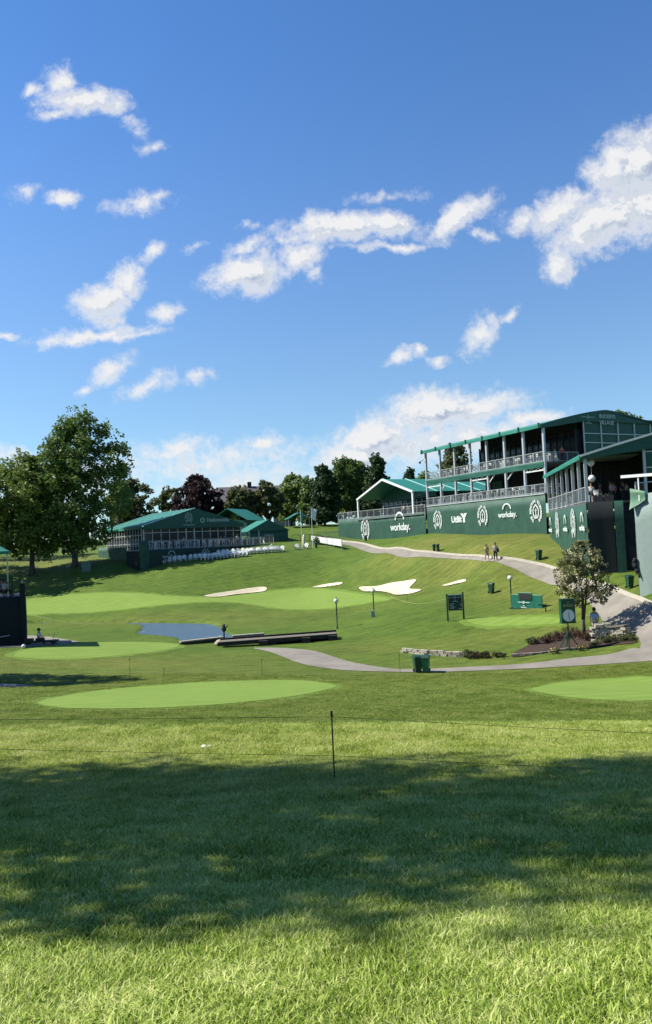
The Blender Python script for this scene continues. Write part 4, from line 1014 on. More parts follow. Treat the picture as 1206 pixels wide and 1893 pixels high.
# ------------------------------------------------------------------ black stand on the left edge
K0 = P(50, 1188, 59.6); kz = P(0, 1106, 58).z; kb = gz(K0.x, K0.y) - .6
ks_ = empty('viewing_stand', (K0.x, K0.y, 0), R(21), 'black cloth wrapped viewing stand with a railed platform at the left edge', 'stand')
cloth('front_cloth', ks_, (-9, 0), (-.35, 0), kb - .5, kz, M_black, .06, .3, .05, None, 71)
cloth('side_cloth', ks_, (-.05, .0), (-.05, 6), kb, kz, M_black, .06, .3, .05, None, 72)
mb = MB(); mb.box(-9, -.2, .1, 6, kz - .15, kz); mb.build('platform', M_dark, ks_)
mb = MB(); mb.box(-.42, -.02, -.12, .25, kb, kz + 1.0); mb.build('corner_post', M_black, ks_)
mb = MB(); mb.tube((-.22, .05, kz + .95), (-.22, .05, kz + 1.3), .03); mb.tube((-.3, .05, kz + 1.1), (-.14, .05, kz + 1.15), .05); mb.build('corner_sensor', M_alu, ks_)
mb = MB(); mb.tube((-.3, 0, kz + .55), (-1.0, .05, kz + .1), .03); mb.tube((-9, .1, kz + 1.1), (-.95, .1, kz + 1.1), .03); mb.tube((-.95, .1, kz), (-.95, .1, kz + 1.12), .05)
for i in range(12): mb.tube((-1.5 - i * .6, .1, kz), (-1.5 - i * .6, .1, kz + 1.1), .018, None, 4)
mb.tube((-9, .1, kz + .55), (-.95, .1, kz + .55), .02); mb.build('railing', M_dark, ks_)
mb = MB(); zc = P(25, 1018, 58).z; mb.tube((-1.25, .2, kz), (-1.25, .2, zc), .05); mb.build('canopy_post', M_alu, ks_)
mb = MB(); mb.tube((-9, -.3, kb + .9), (-5.0, -.35, kb + 1.1), .03); mb.tube((-5, -.35, kb + 1.1), (-1.2, -.5, kb + 1.5), .03); mb.build('cable', M_alu, ks_)
cc = MB(); cx = -3.6
cc.add([(-1.15, -.1, zc), (cx * 2 + 1.15, -.1, zc), (cx * 2 + 1.15, 4.8, zc), (-1.15, 4.8, zc), (cx, 2.3, zc + 1.5), (-1.15, -.1, zc - .22), (cx * 2 + 1.15, -.1, zc - .22), (cx * 2 + 1.15, 4.8, zc - .22), (-1.15, 4.8, zc - .22)],
       [(1,0,4),(2,1,4),(3,2,4),(0,3,4),(0,1,6,5),(1,2,7,6),(2,3,8,7),(3,0,5,8)]); cc.build('canopy_roof', M_roof, ks_)
# utility box beside left tree
U = G(160, 1056); o = MB().box(-.65, .65, 0, .9, -.2, 1.35).box(-.7, .7, -.05, .95, 1.35, 1.42).build('box', mat('utility_green', (.10, .17, .14), .6), None); 
o.name = 'utility_box'; o.location = U; o.rotation_euler = (0, 0, R(12)); tag(o, 'grey green electrical utility box standing right of the large tree trunk', 'utility box')
# ------------------------------------------------------------------ trees placed where they stand
def tpx(bx, by, d, rows, **k):
    b = P(bx, by, d); z0 = gz(b.x, b.y); base = Vector((b.x, b.y, z0)); prof = []
    for py, x0, x1 in rows:
        a = P(x0, py, d); c = P(x1, py, d); prof.append(((a.z + c.z) / 2 - z0, max(.15, b.x - a.x), max(.15, c.x - b.x)))
    prof.sort(); return base, prof
def T(name, bx, by, d, rows, m, label, **k):
    base, prof = tpx(bx, by, d, rows); return tree(name, base, prof, m, label, **k)
T('shade_tree', 140, 1068, 114, [(1012,118,180),(995,96,204),(972,82,220),(945,76,230),(905,74,244),(872,80,246),(842,80,240),(812,98,218),(788,122,196),(772,146,172)], L_oak,
  'tall broad dark green shade tree with two trunks left of the big marquee', seed=3, ncl=250, per=80, size=.50, trunk_r=.48, clr=.058, forks=30, stems=1, sub=4, inner=.75, ysc=.7)
T('shade_tree', 60, 1060, 114, [(1022,32,92),(1008,8,102),(985,-25,104),(940,-32,100),(900,-30,90),(875,-10,80),(855,15,58),(845,30,45)], L_light,
  'lighter green shade tree with a single dark trunk at the left edge', seed=5, ncl=210, per=85, size=.52, trunk_r=.42, clr=.075, forks=16, sub=3, inner=.75)
T('shade_tree', -85, 1062, 108, [(1020,-150,-35),(980,-170,-18),(930,-180,-10),(890,-165,-18),(855,-140,-30),(835,-100,-70)], L_oak,
  'green tree outside the left edge of the picture', seed=6, ncl=150, per=75, size=.52, trunk_r=.4, clr=.08, sub=2, inner=.7)
BG = 'background trees behind the marquees'
for q in [
 ('pine_tree', 242, 985, 150, [(970,215,285),(940,205,292),(915,212,288),(898,222,270),(888,232,252)], L_olive, 'olive green pine with layered branches behind the left end of the big marquee', 11, 60, 110),
 ('maple_tree', 222, 985, 140, [(950,200,240),(925,196,245),(902,204,240),(892,215,232)], L_light, 'yellow green leafy crown just right of the tall shade tree', 12, 40, 90),
 ('maple_tree', 318, 985, 175, [(965,280,350),(935,285,348),(915,296,340),(904,306,330)], L_olive, 'soft olive crown left of the purple tree', 13, 50, 100),
 ('purple_beech', 368, 985, 165, [(965,325,415),(935,322,420),(910,330,410),(892,345,392),(882,358,380)], L_purple, 'dark purple leaved tree behind the big marquee roof', 14, 110, 120),
 ('maple_tree', 443, 985, 160, [(968,415,475),(940,414,476),(915,424,466),(903,433,455)], L_olive, 'olive green tree in front of the grey house roof', 15, 70, 110),
 ('pine_tree', 495, 985, 162, [(955,468,520),(930,466,524),(912,472,524),(900,480,510),(893,488,500)], L_olive, 'flat topped pine in front of the right half of the house', 16, 60, 100),
 ('maple_tree', 540, 980, 180, [(960,520,572),(930,514,578),(905,518,575),(888,530,566),(880,540,556)], L_light, 'green leafy tree just right of the house gable', 17, 80, 100),
 ('maple_tree', 574, 980, 172, [(965,556,596),(930,552,600),(905,558,594),(890,566,586)], L_oak, 'dark green tree behind the two flagpoles', 18, 60, 100),
 ('spruce_tree', 601, 975, 158, [(962,572,630),(935,576,627),(905,582,621),(882,589,613),(864,597,605)], L_dark, 'dark spruce left of the leafy trees beyond the pennant net', 19, 120, 110),
 ('maple_tree', 640, 975, 165, [(950,612,672),(915,610,676),(880,614,672),(860,624,660),(851,634,650)], L_oak, 'broad leafy tree between the two dark spruces', 20, 120, 110),
 ('maple_tree', 672, 975, 172, [(950,650,698),(905,648,700),(875,656,696),(858,664,686)], L_light, 'leafy tree touching the left spire spruce', 21, 80, 100),
 ('spruce_tree', 701, 970, 160, [(950,676,724),(915,680,722),(888,686,716),(866,694,709),(847,699,703)], L_dark, 'pointed spruce behind the peak of the white framed marquee', 22, 110, 110),
 ('spruce_tree', 761, 960, 190, [(940,746,776),(905,750,772),(885,754,768),(868,759,763)], L_dark, 'small pointed conifer showing above the white framed marquee roof', 23, 50, 80),
 ('maple_tree', 788, 960, 185, [(940,770,806),(900,772,804),(880,778,798),(873,784,794)], L_light, 'round crown showing left of the tall stand', 24, 50, 80),
 ('maple_tree', 842, 960, 150, [(930,815,868),(890,814,870),(855,820,866),(835,832,858),(826,840,850)], L_olive, 'tree seen through the open far end of the tall stand', 25, 90, 90),
 ('maple_tree', 1158, 960, 135, [(900,1120,1200),(830,1122,1196),(795,1134,1186),(778,1146,1180),(768,1154,1172)], L_oak, 'treetop just showing above the ridge of the tall stand', 26, 110, 90),
]:
    nm_, bx, by, d, rows, m_, lab, sd_, nc, per_ = q
    T(nm_, bx, by, d, rows, m_, lab, seed=sd_, ncl=int(nc * 1.5), per=int(per_ * .8), size=.62, trunk_r=.3, clr=.085, forks=4, group=BG, inner=.6, sub=2)
# trees outside the picture on the left whose shade reaches the lawn
def free_tree(x, y, prof, m, label, **k):
    return tree('shade_tree', Vector((x, y, gz(x, y))), prof, m, label, **k)
PR = lambda h0_, h1_, r: [(h0_, r * .55, r * .55), (h0_ + (h1_ - h0_) * .2, r * .95, r * .95), (h0_ + (h1_ - h0_) * .5, r, r), (h0_ + (h1_ - h0_) * .8, r * .8, r * .8), (h1_, r * .25, r * .25)]
SHG = 'shade trees left of the lawn, outside the picture'
free_tree(-13.5, 10.9, [(5.5,2.5,2.5),(8,4.3,4.3),(13,4.5,4.5),(18,4.5,4.5),(23,4.0,4.0),(27.5,3.0,3.0)], L_oak, 'broad tree left of the camera shading the near lawn', seed=31, ncl=430, per=110, size=.25, trunk_r=.35, clr=.052, group=SHG, sub=3, inner=.95)
free_tree(-20.5, 13.9, [(9,2.5,2.5),(12,4.0,4.0),(16,4.2,4.2),(20,3.0,3.0),(22,1.5,1.5)], L_oak, 'second tall tree further left shading the near lawn', seed=32, ncl=180, per=105, size=.24, trunk_r=.38, clr=.085, group=SHG, sub=3, inner=.95)
free_tree(-27.0, 42.5, PR(4.0, 15, 3.8), L_oak, 'tree left of the small practice green', seed=33, ncl=120, per=80, size=.4, trunk_r=.3, clr=.09, group=SHG, sub=1)
free_tree(-62, 116, PR(3.0, 16, 6), L_oak, 'tree on the bank left of the lighter shade tree', seed=34, ncl=110, per=70, size=.5, trunk_r=.35, clr=.09, group=SHG)
free_tree(-58, 132, PR(3.0, 17, 6), L_light, 'tree high on the left bank', seed=35, ncl=110, per=70, size=.5, trunk_r=.35, clr=.09, group=SHG)

# ornamental tree in the bed
T('magnolia_tree', 1080, 1171, 51, [(1115,1035,1118),(1098,1028,1132),(1080,1030,1133),(1060,1032,1130),(1040,1036,1122),(1022,1046,1108),(1010,1056,1094),(1002,1068,1080)], L_mag,
  'small round tree with pale blossoms standing in the shrub bed', seed=41, ncl=105, per=60, size=.17, trunk_r=.075, clr=.075, forks=26, stems=3, inner=.7, sub=2)
mg = [o for o in bpy.data.objects if o.name == 'magnolia_tree'][0]
r_ = np.random.default_rng(5); base, prof = tpx(1080, 1171, 51, [(1110,1040,1118),(1080,1030,1132),(1040,1038,1120),(1012,1056,1092),(1003,1068,1080)])
V, Fc, TT = [], [], []
for _ in range(95):
    z = r_.uniform(prof[0][0], prof[-1][0]); a = r_.uniform(0, 6.28); rr = interp(prof, z, 2) if math.cos(a) > 0 else interp(prof, z, 1)
    leaves(V, Fc, TT, np.array([rr * math.cos(a) * .95, rr * math.sin(a) * .95, z]), .13, 10, .17, r_)
mk_leaf_obj('blossom', V, Fc, TT, M_flower, mg)

def shrub(name, loc, w, h, m, label, seed, n=16, per=40, size=.10, dd=None, cat='shrub', group=None, stem=True):
    r = np.random.default_rng(seed); root = empty(name, loc, 0, label, cat, group); V, Fc, T_ = [], [], []
    tips = []
    for i in range(n):
        a = r.uniform(0, 6.283); q = r.uniform(0, 1) ** .5; x = w * q * math.cos(a); y = (dd or w) * q * math.sin(a); z = h * (.25 + .7 * r.uniform() * (1 - .5 * q))
        tips.append((x, y, z)); leaves(V, Fc, T_, np.array([x, y, z]), h * .26 * np.array([1.3, 1.3, 1]), int(per * r.uniform(.6, 1.4)), size, r, tone=r.uniform(.1, .9))
    mk_leaf_obj('foliage', V, Fc, T_, m, root)
    mb = MB()
    for x, y, z in tips[:8]: mb.tube((x * .3, y * .3, -.15), (x, y, z), .02, .008, 4)
    mb.build('stem', M_bark, root); return root
# mulch bed, low stone edging and shrubs
bed = [hit(*p) for p in [(945,1214),(975,1196),(1010,1180),(1040,1172),(1080,1166),(1110,1160),(1150,1166),(1172,1180),(1176,1188),(1130,1194),(1090,1199),(1040,1204),(1000,1209),(965,1216)]]
o = drape('mulch_bed', smooth_closed(bed, 4), M_mulch, .05, .5); o['label'] = 'dark brown mulch bed round the small blossom tree'
r_ = np.random.default_rng(9)
def stone_run(pts, label, h=.32, dep=.4, m=None, jit=.07, name='stone_wall', courses=2, cat='stone wall'):
    path = [Vector(p) for p in pts]; root = empty(name, (path[0].x, path[0].y, gz(path[0].x, path[0].y)), 0, label, cat); mb = MB()
    for i in range(len(path) - 1):
        a, b = path[i], path[i + 1]; Ln = (b - a).length; n = max(1, int(Ln / .42)); d = (b - a).normalized(); nr = Vector((-d.y, d.x))
        for k in range(n):
            for c in range(courses):
                q = a + (b - a) * ((k + .5 * (c % 2)) / n); z = gz(q.x, q.y) + c * h / courses - .04; l = Ln / n * r_.uniform(.82, .98); hh = h / courses * r_.uniform(.85, 1.15)
                e = r_.uniform(-jit, jit); o = len(mb.v)
                p0 = q + nr * (e - dep / 2); V8 = []
                for zz in (z, z + hh):
                    for sx, sy in ((0,0),(l,0),(l,dep),(0,dep)):
                        w = p0 + d * sx + nr * sy; V8.append((w.x - path[0].x + r_.uniform(-.02,.02), w.y - path[0].y + r_.uniform(-.02,.02), zz - root.location.z + r_.uniform(-.02,.02)))
                mb.add(V8, [(0,3,2,1),(4,5,6,7),(0,1,5,4),(1,2,6,5),(2,3,7,6),(3,0,4,7)])
    mb.build('stones', m or M_stone, root); return root
stone_run([hit(743,1205), hit(790,1210), hit(830,1213), hit(860,1214.5)], 'low pale limestone edging along the foot of the grass bank', .32, .35)
stone_run([hit(945,1214), hit(985,1212), hit(1030,1205), hit(1075,1200)], 'low brown stone edging in front of the mulch bed', .18, .3, M_wood, .03, 'bed_edging', 1, 'edging')
# stone pier wall by the man
w0 = Vector(hit(1093, 1186)); w1 = Vector(hit(1122, 1182)); w2 = Vector(hit(1158, 1178))
stone_run([w0, w1], 'tall pale stacked stone pier below the man in the blue shirt', 1.15, .9, None, .05, 'stone_wall', 6)
stone_run([w1 + Vector((.1, 0)), w2], 'stacked stone wall sloping down right of the stone pier', .75, .5, None, .05, 'stone_wall', 4)
mb = MB(); q0 = w1; a = Vector((w1.x, w1.y, gz(*w1) + .80)); b = Vector((w2.x + .1, w2.y, gz(*w2) + .78)); mb.beam(a, b, .7, .09); c = Vector((w0.x, w0.y, gz(*w0) + 1.22)); 
tag(mb.build('wall_coping', M_wood), 'flat weathered slab capping the lower stone wall', 'coping')
SG = 'shrubs in the mulch bed'
k = 0
for px, py, w, h, m_, lab in [
 (985,1192,.35,.55,L_shrub,'small green shrub at the left tip of the mulch bed'),(1003,1189,.5,.5,L_rose,'reddish brown shrub left of the clock stand'),(1020,1187,.5,.6,L_rose,'reddish brown shrub just left of the clock post'),
 (1038,1181,.5,.65,L_rose,'brown red shrub behind the clock post'),(1056,1176,.5,.7,L_rose,'red leaved shrub directly behind the clock face'),(1072,1180,.45,.55,L_rose,'brown shrub at the foot of the small tree'),
 (1086,1184,.4,.5,L_rose,'brown shrub left of the stone pier'),(1112,1190,.45,.5,L_olive,'dull green shrub in front of the stone pier'),(1128,1188,.5,.6,L_shrub,'dark green shrub in front of the lower wall'),
 (1146,1186,.5,.6,L_shrub,'green shrub under the wall coping'),(1163,1185,.45,.55,L_shrub,'green shrub at the right end of the bed'),(1098,1195,.35,.35,L_olive,'low dull shrub near the clock leg')]:
    k += 1; p = G(px, py); shrub('shrub', p, w, h, m_, lab, 100 + k, 14, 34, .10, group=SG)
for px, py, lab in [(1026,1208,'yellow flowered plant left of the clock tripod'),(1074,1203,'yellow flowered plant right of the clock tripod')]:
    k += 1; p = G(px, py); s_ = shrub('flowering_plant', p, .3, .38, L_shrub, lab, 100 + k, 9, 22, .09, cat='flower'); V, Fc, TT = [], [], []; leaves(V, Fc, TT, np.array([0, 0, .25]), np.array([.3, .25, .15]), 46, .09, r_, tone=.5)
    mk_leaf_obj('flower', V, Fc, TT, mat('yellow_flower', (.55, .42, .10), .7), s_)
for i, (px, lab) in enumerate([(866,'dark shrub at the right end of the limestone edging'),(880,'low dark shrub second from the limestone edging'),(894,'low dark shrub midway to the mulch bed'),(908,'low brownish shrub left of the gap'),(925,'small sparse shrub nearest the mulch bed')]):
    p = G(px, 1216 - i * .4); shrub('shrub', p, .42, .5 - .04 * i, L_rose if i % 2 else L_shrub, lab, 130 + i, 12, 34, .10, group='low shrubs along the foot of the bank')
for i, (px, py, lab) in enumerate([(590,994,'dark shrub left of the pennant net'),(600,993,'dark shrub behind the pennant net')]):
    p = P(px, py, 122); p.z = gz(p.x, p.y); shrub('shrub', p, .8, 1.5, L_dark, lab, 140 + i, 14, 40, .25, group='shrubs by the flagpoles')

# ------------------------------------------------------------------ house far behind
H0 = P(478, 960, 190); hg = gz(H0.x, H0.y); hs = empty('house', (H0.x, H0.y, hg), R(8), 'large grey roofed house behind the olive trees', 'house')
ez = P(470, 925, 190).z - hg; rz_ = P(470, 896, 190).z - hg
mb = MB(); mb.box(-10, 6, 0, 10, -1, ez); mb.build('wall', mat('house_wall', (.20, .20, .19), .9, .1), hs)
gable_roof(hs, 10.5, 1, ez, rz_, M_inner, name='gable_board', x0=40)
bpy.data.objects.remove(children(hs)[-1])
mb = MB(); mb.add([(-11,-.8,ez-.2),(7,-.8,ez-.2),(6.4,5,rz_),(-10.2,5,rz_),(-11,10.8,ez-.2),(7,10.8,ez-.2),(-11,-.8,ez-.5),(7,-.8,ez-.5)], [(0,1,2,3),(3,2,5,4),(0,3,4),(1,5,2),(6,7,1,0)]); mb.build('roof', mat('slate_roof', (.11, .105, .115), .9, .15, 6), hs)
mb = MB(); mb.box(4.2, 9.2, -1.5, 6, -1, ez * .92); mb.prism([(4.2,-1.5,ez*.92),(9.2,-1.5,ez*.92),(6.7,-1.5,ez*.92+.6)], (0,7.5,0)); mb.build('wing', mat('pale_stone_wall', (.30, .31, .30), .9, .15), hs)
mb = MB(); mb.add([(3.6,-2,ez*.9),(6.7,-2,ez*.9+1.4),(9.9,-2,ez*.9),(9.9,6.4,ez*.9),(6.7,6.4,ez*.9+1.4),(3.6,6.4,ez*.9)], [(0,1,4,5),(1,2,3,4)]); mb.build('wing_roof', MATS['slate_roof'], hs)
for i, x in enumerate((-8, -4.5, -1, 2)):
    mb = MB(); mb.box(x, x + 1.2, -.06, -.01, 1.2, 2.8); wn_ = mb.build('window', M_glass, hs); MB().box(x - .1, x + 1.3, -.09, -.07, 2.8, 2.95).build('window_head', M_alu, wn_)
mb = MB(); mb.box(-2.2, -1.2, 4.4, 5.6, rz_ - .8, rz_ + 1.1); mb.build('chimney', M_dstone, hs)

# ------------------------------------------------------------------ props
def ground_thing(name, px, py, rz, label, cat, group=None): p = G(px, py); return empty(name, p, rz, label, cat, group)
def bin_parts(root, m):
    MB().lathe([(.19,0),(.21,.03),(.27,.82),(.28,.86)], n=12).build('body', m, root, True)
    MB().box(-.06,.30,-.02,.02,0,0.001).v
    l = MB().lathe([(.31,.86),(.32,.92),(.26,.99),(.05,1.03)], n=12); l.build('lid', M_dgreen, root, True)
    MB().box(-.24,.24,.24,.30,.70,.76).build('handle', M_dgreen, root)
def wheelie(root, m):
    mb = MB(); a = [(-.24,-.22),(.24,-.22),(.24,.22),(-.24,.22)]; b = [(-.32,-.33),(.32,-.33),(.32,.30),(-.32,.30)]
    mb.add([(x,y,.08) for x,y in a]+[(x,y,.95) for x,y in b], [(3,2,1,0),(4,5,6,7),(0,1,5,4),(1,2,6,5),(2,3,7,6),(3,0,4,7)]); mb.build('body', m, root)
    mb = MB(); mb.add([(-.35,-.37,.95),(.35,-.37,.95),(.35,.36,.95),(-.35,.36,.95),(-.30,-.30,1.04),(.30,-.30,1.04),(.32,.34,1.08),(-.32,.34,1.08)], [(3,2,1,0),(4,5,6,7),(0,1,5,4),(1,2,6,5),(2,3,7,6),(3,0,4,7)]); mb.build('lid', M_dgreen, root)
    MB().tube((-.28,.40,.98),(.28,.40,.98),.025).build('handle', M_dark, root)
    for s in (-1,1): MB().tube((s*.25,.24,.12),(s*.31,.24,.12),.12,None,12).build('wheel', M_dark, root)
GB = 'green waste bins'
M_bin2 = mat('bright_green_plastic', (.025, .17, .085), .4, .1)
for px, py, kind, m_, lab, rz in [
  (773,1243,1,M_dgreen,'left darker bin of the pair beside the lower path',.2),(788,1243,1,M_bin2,'right brighter green bin of the pair beside the lower path',-.3),
  (909,1097,1,M_mgreen,'lone green bin between the bunkers and the lamp post',.8),(803,1020,0,M_mgreen,'left bin of the pair on the bank under the tall stand',.1),(810,1020,0,M_mgreen,'right bin of the pair on the bank under the tall stand',.5),
  (997,1035,1,M_dgreen,'lone dark bin on the bank above the bend of the path',.5),(1165,1088,1,M_mgreen,'green bin beside the kerb left of the grey mesh stand',.2),(585,1013,0,M_dgreen,'dark bin under the pennant net',0),(677,1000,0,M_dgreen,'dark bin in front of the round emblem at the path side',0)]:
    rt_ = ground_thing('waste_bin', px, py, rz, lab, 'bin', GB); rt_.scale = (.74, .74, .93); (wheelie if kind else bin_parts)(rt_, m_)
# lamp posts
M_globe = mat('white_globe', (.78, .78, .72), .3, .04)
def lamp(px, py, h, lab, sc_=1):
    r0 = ground_thing('lamp_post', px, py, 0, lab, 'lamp post', 'globe lamp posts')
    MB().lathe([(.10,-.1),(.10,.12),(.055,.18),(.05,h-.42),(.09,h-.38),(.09,h-.34)], n=8).build('pole', M_dgreen, r0, True)
    g = MB().lathe([(.06,h-.36),(.17,h-.30),(.215,h-.16),(.17,h-.02),(.08,h+.04)], n=14).build('globe', M_globe, r0, True)
    MB().lathe([(.10,h+.03),(.09,h+.07),(.03,h+.10),(.02,h+.17)], n=8).build('cap', M_dgreen, r0)
lamp(624,1162,2.6,'globe lamp post nearest the timber edge of the creek'); l2 = lamp(692,1140,2.6,'middle globe lamp post with a small pale box at its foot'); lamp(946.5,1126,2.7,'globe lamp post at the left end of the green score board')
p = G(689.5,1141); o = MB().box(-.16,.16,-.1,.1,-.05,.62).box(-.12,.12,-.13,-.101,.35,.55).build('meter_box', M_rail, None, False, p); tag(o, 'small pale meter box strapped at the foot of the middle lamp post', 'box')
# two post sign
p0 = G(828.5,1148.5); p1 = G(858,1144.5); dv = (p1 - p0); dv.z = 0; wS = dv.length; rzS = math.atan2(dv.y, dv.x)
sg = empty('notice_sign', p0, rzS, 'dark green two post notice board left of the small green', 'sign')
MB().tube((0,0,-.2),(0,0,2.15),.075,None,8).build('post', M_dgreen, sg); MB().tube((wS,0,p1.z-p0.z-.2),(wS,0,2.15+.1),.075,None,8).build('post', M_dgreen, sg)
MB().box(.10,wS-.10,-.03,.03,.82,2.02).build('panel', mat('sign_panel', (.010,.035,.040), .6), sg)
MB().box(.06,wS-.06,-.045,.045,2.02,2.10).build('rail', M_alu, sg)
mb = MB(); small_logo_mb(mb, (wS/2,-.04,1.86), .95); put_text(mb,"MUIRFIELD",.0001,(0,-.04,1.5)); 
mb = MB(); small_logo_mb(mb, (wS/2,-.04,1.86), .95)
for i, (x, z, l) in enumerate([(.2,1.32,.35),(.2,1.2,.28),(.22,1.08,.4),(.22,.98,.3),(.88,.95,.28),(1.0,1.3,.14),(1.02,1.18,.1)]): mb.box(x, x+l, -.043,-.038, z, z+.05)
mb.build('lettering', M_signdim, sg)
# green score board
q0 = G(944,1126); q1 = G(1004,1124); dv = q1 - q0; dv.z = 0; wB = dv.length; 
bd = empty('score_board', q0, math.atan2(dv.y, dv.x), 'long low green score board with a dark screen window and white crest', 'sign')
MB().box(.12,wB*.76,-.04,.04,.15,1.18).build('panel', mat('board_green', (.006,.115,.075), .5), bd)
MB().box(wB*.77,wB-.02,-.06,.02,.12,1.20).build('side_panel', MATS['board_green'], bd)
MB().box(wB*.30,wB*.70,-.10,-.042,.82,1.36).build('screen_housing', M_dgreen, bd); MB().box(wB*.34,wB*.66,-.115,-.102,.86,1.28).build('screen', M_inner, bd)
MB().box(.1,wB*.30,-.05,.05,1.18,1.24).box(wB*.3-.02,wB*.7+.02,-.1,.05,1.36,1.42).box(wB*.7,wB,-.05,.05,1.20,1.26).build('top_trim', mat('pale_green_trim', (.16,.28,.17), .6), bd)
MB().box(-.02,wB+.05,-.10,.10,.0,.12).build('base_beam', M_dgreen, bd)
for x in (.05, wB - .05): MB().box(x-.05,x+.05,-.05,.05,-.4,.0).build('foot', M_dgreen, bd)
mb = MB(); small_logo_mb(mb, (wB*.46,-.13,.62), 1.2); mb.build('logo', M_signwhite, bd)
q = G(1008,1131); o = MB().box(-.5,.12,-.04,.04,.5,.58).box(.02,.10,-.04,.04,-.2,.5).build('low_barrier_post', M_dgreen, None, False, q); tag(o, 'short dark green post with an arm right of the score board', 'post')
# clock
kp = G(1053,1203); ck = empty('clock_stand', kp, R(3), 'green box clock with a white round face on a tripod stand', 'clock')
ht = P(1053,1108,kp.y).z - kp.z
MB().box(-.44,.44,-.20,.20,ht-1.42,ht).build('case', mat('clock_green', (.008,.07,.045), .35), ck)
MB().box(-.47,.47,-.23,.23,ht,ht+.05).box(-.47,.47,-.23,.23,ht-1.47,ht-1.42).build('case_trim', M_mgreen, ck)
fc_ = MB(); nn = 28; fy = -.215; cz = ht - .98; Rr = .37
fc_.add([(Rr*math.cos(6.283*i/nn), fy, cz+Rr*1.02*math.sin(6.283*i/nn)) for i in range(nn)] + [(Rr*math.cos(6.283*i/nn), fy+.02, cz+Rr*math.sin(6.283*i/nn)) for i in range(nn)], [tuple(range(nn))] + [(i,(i+1)%nn,nn+(i+1)%nn,nn+i) for i in range(nn)])
cf = fc_.build('clock_face', mat('clock_white', (.80,.82,.80), .5, .02), ck)
mb = MB()
for i in range(12): a = 6.283*i/12; mb.beam((.30*math.cos(a), fy-.006, cz+.30*math.sin(a)), (.35*math.cos(a), fy-.006, cz+.35*math.sin(a)), .03, .01)
mb.build('hour_marks', M_dgreen, cf)
MB().beam((0,fy-.012,cz),(.04,fy-.012,cz+.22),.035,.01).build('hand', M_dark, cf); MB().beam((0,fy-.018,cz+.02),(.03,fy-.018,cz-.30),.03,.01).build('hand', M_dark, cf)
mb = MB(); put_text(mb,"ROLEX",.20,(0,fy,ht-.42),bold=.02); 
for i in range(5): a = R(50+20*i); mb.beam((0,fy,ht-.24),(.11*math.cos(a),fy,ht-.24+.11*math.sin(a)),.02,.01)
mb.build('lettering', mat('gold_letter', (.42,.36,.16), .4), ck)
MB().tube((0,0,-.15),(0,0,ht-1.4),.045,None,8).build('pole', M_mgreen, ck)
for a, l in ((-160,.95),(-20,.80),(90,.8)): MB().tube((0,0,1.15),(l*math.cos(R(a)),l*math.sin(R(a))*.7,-.05),.04,.03,6).build('leg', M_mgreen, ck)
# ropes and stakes
def stake(px, py, h, lab, r=.011, m=None):
    q = G(px, py); root = empty('rope_stake', q, 0, lab, 'stake', 'rope stakes')
    MB().tube((0,0,-.2),(0,0,h),r,r*.9,6).build('rod', m or M_dgreen, root); mb = MB(); mb.tube((0,0,h-.07),(0,0,h+.005),r*1.5,None,6); mb.build('cap', M_dark, root)
    for z in (.92, .26): 
        if h > .9: MB().tube((-.02,0,h*z),(.035,0,h*z+.01),.008,None,5).build('clip', M_dark, root)
    return q, root
st, _ = stake(619, 1445, 1.12, 'tall thin dark green stake holding the two near ropes', .0135)
hS = 1.12
def rope(pts, lab, r=.006, m=None, sag=.03):
    mb = MB(); pts = [Vector(p) for p in pts]; root_loc = pts[0].copy()
    for i in range(len(pts) - 1):
        a, b = pts[i] - root_loc, pts[i+1] - root_loc; n = 10; pr = a
        for k in range(1, n + 1):
            t = k / n; q = a + (b - a) * t; q.z -= sag * 4 * t * (1 - t); mb.tube(pr, q, r, None, 5); pr = q
    o = mb.build('rope', m or M_rope, None, False, root_loc); tag(o, lab, 'rope', 'course ropes'); return o
top = P(613.5,1325,st.y); lowp = P(616.5,1397,st.y)
rope([P(-420,1331,st.y+.6), top, P(1650,1376,st.y-.7)], 'upper of the two thin green ropes strung from the near stake', .0032, None, .015)
rope([P(-420,1373,st.y+.6), lowp, P(1650,1444,st.y-.7)], 'lower of the two thin green ropes strung from the near stake', .0032, None, .02)
for px, py, h, lab in [(241,1256,1.15,'thin stake right of the tree shadow at the left'),(304,1255,.6,'short faint stake above the near practice green'),(485,1249,.95,'thin dark stake left of the lower path'),(79,1154,.9,'faint stake beside the narrow creek at the left'),(740,1243,1.1,'thin green stake beside the waste bin pair'),(754,1115,.9,'stake behind the right lamp post'),(833,1112,.7,'faint stake behind the notice board')]:
    stake(px, py, h, lab, .012)
g1_, g2_, g3_ = G(722,1112), G(752,1122), G(815,1120)
rope([G(722,1114)+Vector((0,0,.7)), G(770,1123)+Vector((0,0,.35)), G(828,1118)+Vector((0,0,.6))], 'pale slack rope hanging between the lamp post and the notice board', .012, mat('pale_rope', (.35,.40,.22), .8), .12)
rope([G(56,1144)+Vector((0,0,.8)), G(79,1154)+Vector((0,0,.8)), G(150,1157)+Vector((0,0,.3)), G(220,1154)+Vector((0,0,.5))], 'pale slack rope along the bank left of the pond', .010, MATS['pale_rope'], .15)
